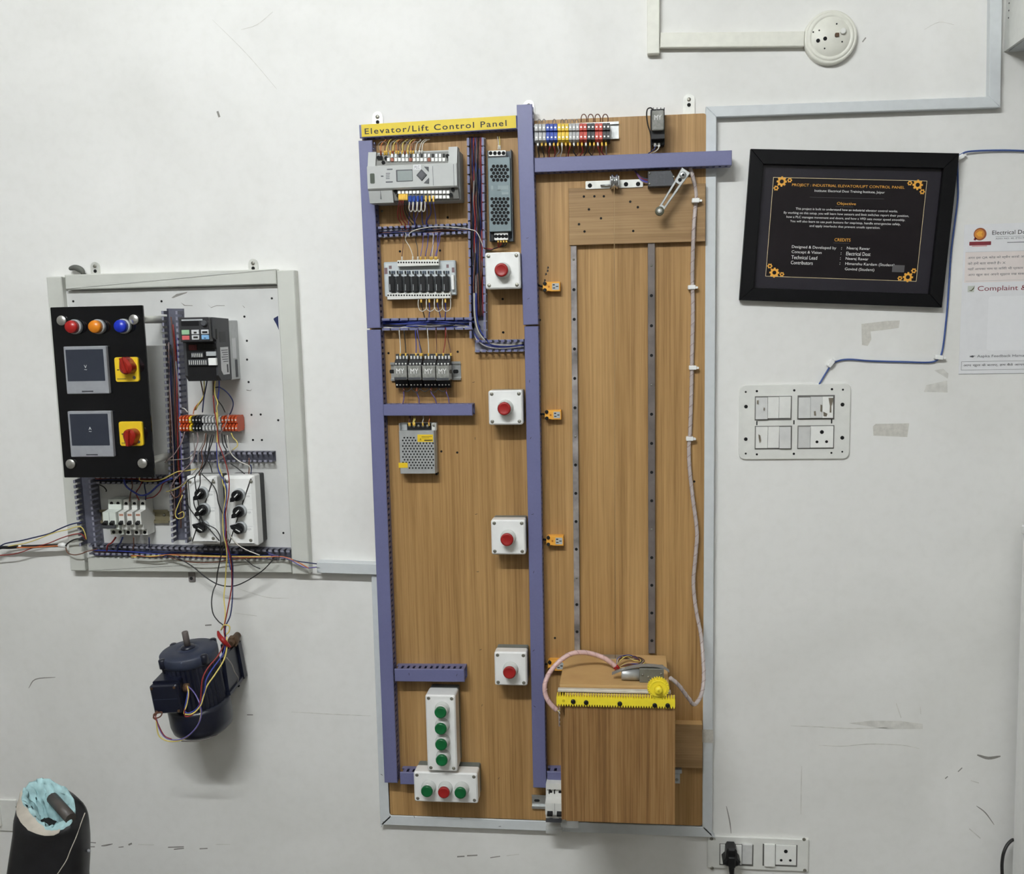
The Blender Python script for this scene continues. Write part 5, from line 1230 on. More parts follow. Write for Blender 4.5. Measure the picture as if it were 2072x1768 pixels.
# ------------------------------------------------------------------ framed certificate
t = Th('framed_certificate', 'black framed project certificate hanging tilted on the wall', 'picture frame', zQ, 940, 1400, 0.002, 0.012, -0.060)
t.root.rotation_euler = (0.045, 0.060, 0)
K = 0.012
cs = [t.uv(x, y, K) for x, y in ((165, 60), (1972, 95), (1820, 1428), (62, 1370))]
u0 = (cs[0][0]+cs[3][0])/2; u1 = (cs[1][0]+cs[2][0])/2; v1 = (cs[0][1]+cs[1][1])/2; v0 = (cs[2][1]+cs[3][1])/2
ii = [t.uv(x, y, K) for x, y in ((270, 190), (1838, 222), (1715, 1310), (190, 1262))]
a0 = (ii[0][0]+ii[3][0])/2; a1 = (ii[1][0]+ii[2][0])/2; b1 = (ii[0][1]+ii[1][1])/2; b0 = (ii[2][1]+ii[3][1])/2
FR = .020
M_fr = mat('frame_black', C(10, 10, 12), .5, var=.1, spec=.15)
for nm, q in (('top', [(u0, v1), (u1, v1), (a1, b1), (a0, b1)]), ('bottom', [(u0, v0), (u1, v0), (a1, b0), (a0, b0)]), ('left', [(u0, v0), (u0, v1), (a0, b1), (a0, b0)]), ('right', [(u1, v0), (u1, v1), (a1, b1), (a1, b0)])):
    t.part('frame_moulding', MB().extrude(q, .004, FR, chamfer=.0008), M_fr, label=nm+' moulding')
t.part('backing', MB().box(u0+.004, u1-.004, v0+.004, v1-.004, .0005, .004), M_dgrey)
sh = t.part('print_sheet', MB().box(a0-.002, a1+.002, b0-.002, b1+.002, .004, .0065), mat('certificate_print', C(44, 42, 48), .16, var=.03, spec=.35))
S = .0067
pb = [t.uv(x, y, K) for x, y in ((368, 298), (1712, 327), (1610, 1205), (293, 1160))]
c0 = (pb[0][0]+pb[3][0])/2; c1 = (pb[1][0]+pb[2][0])/2; d1 = (pb[0][1]+pb[1][1])/2; d0 = (pb[2][1]+pb[3][1])/2
t.part('inner_field', MB().box(c0, c1, d0, d1, .0060, .00658), mat('certificate_field', C(28, 24, 27), .16, var=.05, spec=.35), sh)
lw = .0009; M_line = mat('cream_line', C(226, 206, 160), .5)
for q in ((c0, c1, d1-lw, d1), (c0, c1, d0, d0+lw), (c0, c0+lw, d0, d1), (c1-lw, c1, d0, d1)): t.part('border_line', MB().box(*q, .0064, S), M_line, sh)
def cog(cu, cv, r, n=8):
    pts = []
    for k in range(n):
        for f, rr in ((-.36, .76), (-.2, 1), (.2, 1), (.36, .76)):
            a = 2*math.pi*(k+f)/n; pts.append((cu+r*rr*math.cos(a), cv+r*rr*math.sin(a)))
    g = t.part('gear_print', MB().extrude(pts, .0064, .00672), M_gold, sh)
    t.part('gear_print_hole', MB().cyl(cu, cv, .0066, .0068, r*.40, 14), mat('certificate_field', C(30, 26, 30), .16), sh)
e = .011
for su, sv, U, V in ((1, -1, c0, d1), (-1, -1, c1, d1), (1, 1, c0, d0), (-1, 1, c1, d0)):
    cog(U+su*.018, V+sv*.0085, .0105); cog(U+su*.0075, V+sv*.022, .0055, 6); cog(U+su*.034, V+sv*.0055, .0050, 6)
def line(x0, x1, y, h, txt, m):
    A = t.uv(x0, y, K); B = t.uv(x1, y, K); hh = h/4.317*1.06e-3
    t.text(txt, A[0], (A[1]+B[1])/2 - hh/2, B[0]-A[0], hh, S+.0002, m, sh)
line(525, 1508, 378, 28, 'PROJECT : INDUSTRIAL ELEVATOR/LIFT CONTROL PANEL', M_gold)
line(722, 1335, 424, 25, 'Institute: Electrical Dost Training Institute, Jaipur', M_inkw)
line(918, 1084, 530, 30, 'Objective', M_gold)
line(558, 1450, 584, 24, 'This project is built to understand how an industrial elevator control works.', M_inkw)
line(455, 1548, 621, 24, 'By working on this setup, you will learn how sensors and limit switches report their position,', M_inkw)
line(478, 1515, 657, 24, 'how a PLC manages movement and doors, and how a VFD sets motor speed smoothly.', M_inkw)
line(510, 1475, 694, 24, 'You will also learn to use push buttons for step/stop, handle emergencies safely,', M_inkw)
line(680, 1298, 730, 24, 'and apply interlocks that prevent unsafe operation.', M_inkw)
line(900, 1040, 842, 26, 'CREDITS', M_gold)
for x0, x1, y, s_ in ((528, 916, 910, 'Designed & Developed by'), (526, 788, 952, 'Concept & Vision'), (524, 750, 996, 'Technical Lead'), (520, 712, 1041, 'Contributors'), (1008, 1210, 919, 'Neeraj Rawar'), (1003, 1216, 964, 'Electrical Dost'), (998, 1198, 1010, 'Neeraj Rawar'), (995, 1436, 1058, 'Himanshu Kardam (Student),'), (992, 1250, 1102, 'Govind (Student)')):
    line(x0, x1, y, 30, s_, M_inkw)
for x, y in ((962, 916), (958, 960), (953, 1004), (949, 1048)): line(x-3, x+3, y, 18, ':', M_inkw)
for x0, x1, y in ((680, 1330, 470), (905, 1060, 552), (890, 1030, 868)):
    A = t.uv(x0, y, K); B = t.uv(x1, y, K); t.part('rule_line', MB().box(A[0], B[0], A[1]-.0002, A[1]+.0002, .0064, S), M_inkg, sh)
t.part('tape_piece', MB().box(*t.rect(1410, 1060, 1510, 1125, K), .0064, .0070), mat('dull_tape', C(84, 82, 84), .4), sh)

# ------------------------------------------------------------------ paper notice
t = Th('paper_notice', 'white paper notice taped to the wall at the right border', 'notice', zR, 140, 1700, 0.0, 0.0)
tl = t.uv(172, 78, 0); bl_ = t.uv(100, 1700, 0); u0 = (tl[0]+bl_[0])/2; u1 = u0+.222; v0, v1 = bl_[1], tl[1]
Sx = .0008
sh = t.part('sheet', MB().box(u0, u1, v0, v1, .0002, Sx), M_paper)
def ln(x0, y, h, txt, m, full):
    A = t.uv(x0, y, Sx); hh = h/5.357*1.08e-3
    t.text(txt, A[0], A[1]-hh/2, full, hh, Sx+.0003, m, sh)
r_ = t.rect(180, 375, 814, 690, Sx); t.part('tinted_panel', MB().box(r_[0], u1-.004, r_[2], r_[3], Sx-.0002, Sx+.0001), M_pink, sh)
for y in (376, 690): A = t.uv(180, y, Sx); t.part('rule_line', MB().box(A[0], u1-.004, A[1]-.0003, A[1]+.0002, Sx, Sx+.0002), M_greyp, sh)
cu_, cv_ = t.uv(338, 180, Sx)
lg = t.part('emblem', MB().cyl(cu_, cv_, Sx-.0002, Sx+.0002, .0128, 28), mat('emblem_brown', C(150, 84, 52), .6), sh)
t.part('emblem_core', MB().cyl(cu_-.001, cv_, Sx, Sx+.0003, .0100, 24), mat('emblem_orange', C(206, 132, 52), .6), sh)
t.part('emblem_plug', MB().extrude([(cu_-.008, cv_+.001), (cu_-.002, cv_+.006), (cu_+.005, cv_+.005), (cu_+.003, cv_), (cu_+.005, cv_-.005), (cu_-.003, cv_-.005)], Sx, Sx+.0004), M_gold, sh)
t.part('emblem_bulb', MB().extrude([t.uv(x, y, Sx) for x, y in ((268, 235), (285, 212), (305, 225), (290, 248), (272, 246))], Sx-.0002, Sx+.0002), M_maroon, sh)
t.part('emblem_banner', MB().rbox(*t.rect(222, 264, 456, 298, Sx), Sx-.0002, Sx+.0002, .001), M_maroon, sh)
t.part('emblem_rule', MB().box(*t.rect(250, 307, 412, 312, Sx), Sx-.0002, Sx+.0002), mat('pale_red', C(206, 150, 150), .6), sh)
ln(470, 165, 42, 'Electrical Dost', M_ink, .076)
ln(505, 232, 20, 'ADD: NO. 40, ZTH MALL ROAD, JAIPUR', M_inkg, .110)
A = t.uv(505, 208, Sx); t.part('rule_line', MB().box(A[0], A[0]+.10, A[1]-.0003, A[1]+.0002, Sx, Sx+.0002), M_inkg, sh)
A = t.uv(632, 270, Sx); t.part('rule_line', MB().box(A[0], A[0]+.06, A[1]-.0006, A[1]+.0006, Sx, Sx+.0002), M_inkg, sh)
ln(205, 440, 34, 'अगर इस QR कोड को स्कैन करके अपनी शिकायत', M_inkg, .150)
ln(205, 500, 34, 'को हमें बता सकते है। X', M_inkg, .075)
ln(205, 562, 34, 'यहाँ आपका नाम या किसी भी प्रकार की जानकारी', M_inkg, .150)
ln(205, 624, 34, 'आप खुल कर अपने सुझाव रख सकते है।', M_inkg, .127)
ln(312, 778, 66, 'Complaint & Suggestion', M_maroon, .205*.90)
t.part('note_icon', MB().rbox(*t.rect(205, 742, 272, 808, Sx), Sx-.0002, Sx+.0002, .001), mat('note_icon_grey', C(196, 200, 190), .6), sh)
t.part('note_icon_pen', MB().extrude([t.uv(x, y, Sx) for x, y in ((215, 792), (245, 785), (270, 755), (282, 735), (272, 772), (245, 798))], Sx, Sx+.0003), mat('pen_olive', C(90, 88, 56), .6), sh)
q = t.rect(432, 855, 814, 1435, Sx); lw = .0004
t.part('blank_code_field', MB().rbox(q[0], q[0]+.115, q[2], q[3], Sx-.0002, Sx+.0002, .006), mat('field_white', C(234, 234, 236), .7, var=.01), sh)
ln(225, 1508, 34, '☛ Aapka Feedback Hamara Sudhar', M_inkg, .150)
q = t.rect(135, 1562, 814, 1645, Sx)
for z_ in ((q[0], u1-.01, q[3]-.0005, q[3]), (q[0], u1-.01, q[2], q[2]+.0005), (q[0], q[0]+.0005, q[2], q[3])): t.part('box_line', MB().box(*z_, Sx, Sx+.0002), M_ink, sh)
ln(155, 1604, 34, 'आप खुल के बताए, हम बैठे आपके लिए', M_ink, .146)
A = t.uv(100, 1698, Sx); t.part('rule_line', MB().box(u0, u1, v0+.0002, v0+.0008, Sx, Sx+.0002), M_inkg, sh)

# ------------------------------------------------------------------ switch board
def rocker(t, z, q, base, wd, up, m=None):
    u0, u1, v0, v1 = t.rect(*q, wd, z)
    d = .0035
    pts = [(v0, base), (v0, wd-(0 if up else d)), (v1, wd-(d if up else 0)), (v1, base)]
    return t.part('rocker_switch', MB().extrude(pts, u0+.0006, u1-.0006, fn=lambda a, b, h: (h, a, b)), m or M_offw)
def socket(t, z, q, wd, holes, base):
    p = t.part('socket_outlet', MB().rbox(*t.rect(*q, wd, z), base, wd, .001, .0005), M_offw)
    for x, y, r in holes: t.part('pin_hole', MB().cyl(*t.uv(x, y, wd, z), wd-.0004, wd+.0004, r, 12), M_hole, p)
t = Th('switch_board', 'wide white switch plate with rocker switches under the blue wire', 'switch board', zS, 550, 920, 0.0, .006)
PWD = .006
u0, u1, v0, v1 = t.rect(70, 598, 1030, 1246, PWD)
t.part('plate', MB().extrude(rrect(u0, u1, v0, v1, .013, 3), .0003, PWD, chamfer=.0015), M_cream)
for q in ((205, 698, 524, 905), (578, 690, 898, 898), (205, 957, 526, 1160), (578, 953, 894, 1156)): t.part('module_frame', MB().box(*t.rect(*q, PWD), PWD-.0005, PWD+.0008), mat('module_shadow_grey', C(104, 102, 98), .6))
M_offg = mat('rocker_grey', C(212, 212, 210), .35)
for q, up, m in (((213, 710, 318, 898), True, M_offg), ((319, 706, 416, 890), False, None), ((417, 703, 520, 888), False, None), ((588, 710, 692, 888), True, M_offg), ((693, 704, 795, 886), True, M_offg), ((796, 702, 890, 886), True, None),
                 ((213, 966, 318, 1152), False, None), ((319, 965, 418, 1150), False, None), ((420, 968, 520, 1152), True, M_offg), ((586, 966, 690, 1150), False, M_offg)):
    rocker(t, zS, q, PWD, PWD+.007, up, m)
socket(t, zS, (692, 960, 888, 1146), PWD+.0035, ((790, 1010, .0042), (747, 1096, .0031), (831, 1094, .0031)), PWD)
for x, y, r in ((125, 660, .0022), (222, 653, .0026), (549, 646, .0026), (878, 636, .0026), (974, 640, .0022), (127, 788, .0040), (970, 770, .0042), (125, 1072, .0040), (968, 1060, .0042), (125, 1198, .0022), (222, 1205, .0024), (545, 1200, .0026), (873, 1192, .0022), (968, 1182, .0020)):
    t.part('screw_hole', MB().cyl(*t.uv(x, y, PWD), PWD-.0004, PWD+.0004, r, 10), M_hole)
for x, y in ((222, 932), (546, 925), (875, 917)): t.part('vent_slot', MB().box(*t.rect(x-5, y-18, x+5, y+18, PWD), PWD-.0004, PWD+.0004), M_hole)
for pts in ([(848, 712), (888, 712), (886, 740), (872, 780), (872, 840), (858, 838), (860, 780)], [(720, 830), (735, 826), (740, 868), (722, 866)], [(778, 770), (792, 775), (790, 835), (776, 830)], [(802, 832), (838, 850), (830, 874), (804, 872)], [(282, 795), (292, 800), (288, 825), (280, 820)], [(236, 1028), (252, 1040), (258, 1085), (246, 1104), (238, 1060)], [(222, 735), (236, 730), (234, 768), (224, 762)]):
    sticker(t, zS, pts, PWD+.0062, mat('chip_brown', C(120, 112, 98), .8, var=.25), 'paint_chip', th=.0012)

t = Th('socket_board', 'white double socket plate near the bottom of the wall', 'socket plate', zU, 412, 950, 0.0, .008)
PWD = .008
t.part('plate', MB().extrude(rrect(*t.rect(97, 834, 727, 1062, PWD), .002, 2), .0003, PWD, chamfer=.002), M_cream)
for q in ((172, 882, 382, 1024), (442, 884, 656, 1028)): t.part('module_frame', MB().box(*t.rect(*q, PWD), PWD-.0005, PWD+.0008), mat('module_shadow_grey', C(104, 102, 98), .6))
rocker(t, zU, (314, 892, 378, 1018), PWD, PWD+.008, False, M_offg); rocker(t, zU, (452, 894, 520, 1028), PWD, PWD+.008, True)
socket(t, zU, (178, 890, 310, 1016), PWD+.0035, ((244, 930, .004),), PWD)
socket(t, zU, (524, 892, 650, 1020), PWD+.0035, ((586, 932, .0044), (557, 987, .0031), (614, 988, .0031)), PWD)
for x, y in ((122, 853), (700, 858), (126, 1036), (704, 1050)): t.inst('screw', ME_screw_f, *t.uv(x, y, PWD), PWD)
t = Th('power_plug', 'black three pin plug pushed into the lower socket plate', 'plug', zU, 246, 965, .0115, .03)
u, v = t.uv(246, 960, .035)
t.part('plug_body', MB().extrude([(u-.012, v+.016), (u-.008, v+.0225), (u+.008, v+.0225), (u+.012, v+.016), (u+.013, v-.002), (u+.020, v-.010), (u+.019, v-.018), (u+.010, v-.022), (u-.010, v-.022), (u-.019, v-.018), (u-.020, v-.010), (u-.013, v-.002)], .0116, .046, chamfer=.004), M_black)
t.part('grip', MB().rbox(u-.008, u+.008, v-.020, v+.006, .045, .054, .003, .002), M_black)
t.part('strain_relief', MB().tube([(u, v-.015, .044), (u, v-.030, .045), (u+.001, v-.046, .045)], [.0075, .0062, .0050], 12), M_black)
X, Z = t.ox+u, t.oz+v
P = smooth_path([(X+.001, Z-.044, .045), (X+.003, Z-.09, .046), (X+.010, Z-.18, .05), (X+.06, Z-.30, .08)], 5)
single('cord', 'black cord hanging down from the plug in the lower socket', 'cord', MB().tube(P, .0034, 8), M_black, P[0])

t = Th('switch_plate', 'white switch plate half hidden behind the torn chair', 'switch board', zG, 100, 920, 0.0, .006)
u0, u1, v0, v1 = t.rect(-250, 690, 262, 1155, .006)
t.part('plate', MB().rbox(u0, u1, v0, v1, .0003, .006, .002, .001), M_cream)
rocker(t, zG, (-60, 800, 12, 1080), .006, .013, True)
rocker(t, zG, (-140, 800, -62, 1080), .006, .013, True)
for x, y in ((238, 800), (205, 1003)): t.inst('screw', ME_screw_s, *t.uv(x, y, .006), .006)

# ------------------------------------------------------------------ blue wire with clips
wire(z1, [(2090, 306, .006), (2030, 304, .006), (1965, 306, .008), (1946, 312, .008), (1938, 322, .010), (1938, 360, .004), (1938, 400, .004), (1932, 450, .004), (1925, 505, .004), (1921, 560, .004), (1917, 620, .004), (1911, 680, .004), (1906, 712, .004), (1898, 727, .004), (1880, 733, .004), (1830, 732, .004), (1760, 730, .004), (1720, 727, .004), (1696, 730, .004), (1682, 739, .004), (1671, 755, .004), (1656, 780, .004)], WM['sky'],
     'blue wire clipped to the wall from the right border to the switch plate', .0019, n=8)
for z, x, y, a_, nm in ((zQ, 2000, 122, .5, 'beside the frame corner'), (zS, 1818, 358, -.1, 'at the lower right bend'), (zS, 872, 412, .9, 'above the switch plate')):
    clip(z, x, y, .013, 0.0003, .017, .009, 'white clip on the blue wire '+nm, a_)
# ------------------------------------------------------------------ electric motor hung on the wall
t = Th('electric_motor', 'dark blue electric motor fixed to the wall with its shaft up', 'motor', zE, 545, 1060, .125, .125, .075)
t.root.rotation_euler = (0.11, -.075, 0)
b = .125
up = lambda a, c, h: (a, h, b + c)              # lathe about the upright motor axis
R0 = .0635
t.part('stator_body', MB().extrude([((.0600 + (.0035 if k % 2 else 0))*math.cos(2*math.pi*k/72), (.0600 + (.0035 if k % 2 else 0))*math.sin(2*math.pi*k/72)) for k in range(72)], -.045, .062, fn=up), M_navy)
fl = t.part('end_shield', MB().lathe([(.050, .055), (R0, .062), (R0+.001, .070), (R0+.001, .083), (R0-.002, .086), (.026, .0885), (.024, .0875), (.021, .090), (.0003, .090)], 44, 0, 0, fn=up), mat('navy_enamel_lit', C(42, 48, 66), .5, var=.15, scale=40))  # lighter copy of the enamel, carrying the light on the motor top
t.part('shaft_boss', MB().lathe([(.017, .088), (.015, .094), (.010, .096), (.0003, .096)], 24, 0, 0, fn=up), M_navy, fl)
t.part('shaft', MB().lathe([(.0072, .094), (.0072, .128), (.0062, .1295), (.0003, .1295)], 20, 0, 0, fn=up), M_steel_g)
for a in (35, 130, 215, 305):
    ca, sa = math.cos(math.radians(a)), math.sin(math.radians(a))
    t.part('bolt_ear', MB().lathe([(.0085, .066), (.0085, .085), (.006, .087), (.0003, .087)], 14, (R0)*ca, (R0)*sa, fn=up), M_navy, fl)
t.part('fan_cowl', MB().lathe([(.058, -.040), (.0695, -.042), (.0705, -.050), (.0705, -.086), (.067, -.102), (.054, -.113), (.0003, -.117)], 44, 0, 0, fn=up), M_navy)
for a in (250, 292, 330): t.part('cowl_screw', MB().cyl(0, 0, 0, .0022, .0034, 10), M_navy).location = ((.0700)*math.cos(math.radians(a)), (.0700)*math.sin(math.radians(a)), -.052)
# terminal box towards the viewer's left
tb = t.part('terminal_box', MB().rbox(-.056, .006, -.018, .050, b+.030, b+.080, .004), M_navy)
t.part('box_lid', MB().extrude(rrect(-.060, .004, -.024, .044, .005), b+.080, b+.092, chamfer=.003), M_navy, tb)
t.part('lid_seam', MB().box(-.056, .000, .010, .0115, b+.0918, b+.0924), mat('navy_enamel_lit', C(42, 48, 66), .5), tb)
for u, v in ((-.054, .038), (-.002, .038), (-.054, -.018), (-.002, -.018)): t.part('lid_screw', MB().cyl(u, v, b+.091, b+.094, .003, 10), M_rust, tb)
gl_ = t.part('cable_gland', MB().lathe([(.010, 0), (.010, .010), (.0085, .012), (.006, .012)], 16, 0, 0, fn=lambda a, c, h: (.006+h, .022+a, b+.062+c)), M_rust, tb)
# foot bracket on the wall side
fb = t.part('foot_bracket', MB().box(.030, .074, -.040, .050, b-.118, b-.100), M_navy)
t.part('foot_rib', MB().extrude([(-.040, b-.100), (-.040, b-.02), (.048, b-.03), (.048, b-.100)], .058, .068, fn=lambda a, c, h: (h, a, c)), M_navy, fb)
t.part('foot_rib', MB().box(.030, .072, -.040, -.033, b-.100, b-.015), M_navy, fb)
t.part('anchor_bolt', MB().tube([(.066, .062, b-.123), (.066, .062, b-.070)], .0085, 12), M_rust, fb)
t.part('anchor_nut', MB().lathe([(.014, b-.100), (.014, b-.088), (.012, b-.086)], 6, .066, .060, smooth=False), M_rust, fb)

# motor leads
gm_ = 'leads of the blue motor'
wire(zE, [(875, 560, .18), (880, 660, .19), (850, 800, .20), (760, 950, .215), (670, 1080, .225), (630, 1200, .23), (600, 1290, .23), (520, 1370, .235), (440, 1375, .235), (430, 1350, .235), (455, 1280, .235), (475, 1150, .225), (462, 1080, .20)], WM['yellow'], 'yellow motor lead looping down in front of the motor', .0016, group=gm_)
wire(zE, [(868, 560, .18), (862, 660, .19), (830, 760, .20), (720, 910, .215), (660, 1020, .225), (650, 1100, .228), (615, 1230, .23), (560, 1320, .23), (480, 1365, .235), (435, 1340, .235), (450, 1250, .235), (470, 1150, .225), (468, 1090, .20)], WM['blue'], 'blue motor lead looping down in front of the motor', .0016, group=gm_)
wire(zE, [(858, 560, .18), (845, 650, .19), (780, 770, .20), (680, 890, .215), (625, 1000, .225), (610, 1120, .228), (600, 1240, .23), (570, 1330, .23), (500, 1390, .235), (440, 1395, .235), (440, 1300, .235), (480, 1180, .225), (455, 1085, .20)], WM['red'], 'red motor lead looping down in front of the motor', .0016, group=gm_)
wire(zE, [(470, 1085, .20), (520, 1130, .215), (570, 1210, .225), (600, 1290, .23), (610, 1380, .23), (580, 1480, .23), (500, 1580, .225), (400, 1640, .22), (300, 1645, .22), (220, 1610, .22), (165, 1520, .22), (140, 1430, .22)], WM['purple'], 'purple motor lead slung under the motor', .0015, group=gm_)
wire(zE, [(600, 1300, .228), (605, 1390, .228), (570, 1500, .228), (480, 1600, .22), (380, 1655, .22), (260, 1660, .22), (180, 1620, .22), (150, 1560, .22), (135, 1430, .22)], WM['yellow'], 'yellow motor lead slung under the motor', .0014, group=gm_)
wire(zE, [(780, 1590, .14), (700, 1630, .17), (560, 1660, .20), (400, 1660, .215)], WM['grey'], 'grey motor lead tucked below the fan cowl', .0014, group=gm_)
wire(zE, [(165, 1270, .18), (170, 1330, .20), (150, 1350, .215), (110, 1380, .22), (120, 1420, .22), (180, 1400, .22), (195, 1355, .22), (140, 1370, .22), (105, 1410, .22), (140, 1440, .22)], WM['brown'], 'knotted brown lead hanging under the motor terminal box', .0015, group=gm_)
wire(zE, [(190, 1270, .18), (210, 1310, .19), (170, 1340, .2), (130, 1400, .22), (160, 1490, .22), (220, 1600, .22), (300, 1640, .22)], WM['red'], 'thin red lead under the motor terminal box', .0012, group=gm_)
wire(zE, [(876, 780, .20), (930, 850, .19), (960, 930, .18), (1000, 1000, .16), (990, 1040, .12)], WM['grey'], 'thin grey lead running to the motor foot', .0011, group=gm_)
# leads hanging from the board to the motor
gh = 'leads hanging from the wiring board to the motor'
wire(zE, [(850, -420, .085), (816, -280, .075), (780, -110, .06), (768, 0, .06), (735, 80, .07), (718, 200, .08), (735, 320, .10), (790, 400, .13), (838, 440, .16), (865, 520, .18)], WM['black'], 'black lead bowing left on its way down to the motor', .0014, group=gh)
wire(zE, [(868, -420, .088), (880, -300, .08), (872, -180, .07), (862, 0, .06), (848, 150, .08), (862, 300, .12), (852, 430, .16), (818, 490, .17), (850, 440, .18), (905, 450, .18), (900, 510, .18), (860, 545, .18)], WM['yellow'], 'yellow lead hanging down and knotted above the motor', .0015, group=gh)
wire(zE, [(876, -420, .09), (905, -310, .08), (926, -190, .07), (932, 0, .06), (915, 130, .08), (885, 290, .12), (858, 420, .16), (850, 500, .18), (858, 560, .18)], WM['red'], 'red lead hanging down to the motor', .0014, group=gh)
wire(zE, [(884, -420, .09), (915, -310, .08), (940, -190, .07), (940, 0, .06), (936, 180, .08), (915, 340, .12), (870, 440, .16), (862, 510, .18), (868, 560, .18)], WM['navy'], 'dark blue lead hanging down to the motor', .0015, group=gh)
P = smooth_path(pts3(zE, [(785, 505, .18), (800, 550, .19), (840, 600, .20), (880, 640, .195), (915, 670, .19)]), 4)
single('tape_tail', 'red tape tail hanging from the knot above the motor', 'tape', MB().tube(P, [.0022 + .0035*math.sin(math.pi*i/(len(P)-1)) for i in range(len(P))], 8), M_red, P[0])

# ------------------------------------------------------------------ wires of the left board
gA = 'wires between the drive and the terminal strip'
def wd(pts, col, label, r=.0013, group=None, d=.07, z=zD): wire(z, pts, WM[col], label, r, d, group)
wire(zB, [(438, 1390, .12), (450, 1480, .10), (480, 1640, .085), (470, 1700, .08), (400, 1790, .07), (370, 1830, .066)], WM['brown'], 'brown wire from the drive curving left to the terminal strip', .0013, group=gA)
wire(zB, [(500, 1390, .12), (490, 1480, .10), (485, 1640, .085), (430, 1740, .08), (390, 1820, .066)], WM['yellow'], 'yellow wire from the drive curving left to the terminal strip', .0013, group=gA)
wire(zB, [(530, 1420, .12), (520, 1500, .10), (490, 1660, .085), (478, 1760, .08), (470, 1850, .066)], WM['navy'], 'dark blue wire from the drive to the terminal strip', .0014, group=gA)
wire(zB, [(596, 1400, .12), (598, 1500, .10), (598, 1650, .085), (606, 1760, .08), (612, 1860, .066)], WM['brown'], 'brown wire dropping straight from the drive to the terminal strip', .0014, group=gA)
wire(zB, [(625, 1400, .12), (612, 1500, .11), (605, 1580, .10), (650, 1700, .095), (700, 1770, .085), (740, 1850, .066)], WM['black'], 'black wire from the drive curving right to the terminal strip', .0013, group=gA)
wire(zB, [(668, 1455, .11), (668, 1560, .10), (655, 1680, .095), (640, 1780, .09), (642, 1860, .08)], WM['blue'], 'blue wire dropping from the right side of the drive', .0014, group=gA)
wire(zB, [(618, 1556, .10), (680, 1555, .10), (760, 1610, .095), (820, 1690, .09), (836, 1760, .085), (810, 1850, .07), (790, 1880, .066)], WM['navy'], 'dark blue wire bowing out right of the drive leads', .0014, group=gA)
wire(zB, [(640, 1400, .12), (615, 1520, .11), (620, 1640, .10), (650, 1730, .10), (640, 1800, .098), (650, 1900, .095), (645, 2200, .09)], WM['yellow'], 'yellow wire running from the drive down past the selector boxes', .0014, group=gA)
gB = 'wires hanging between the terminal strip and the boxes'
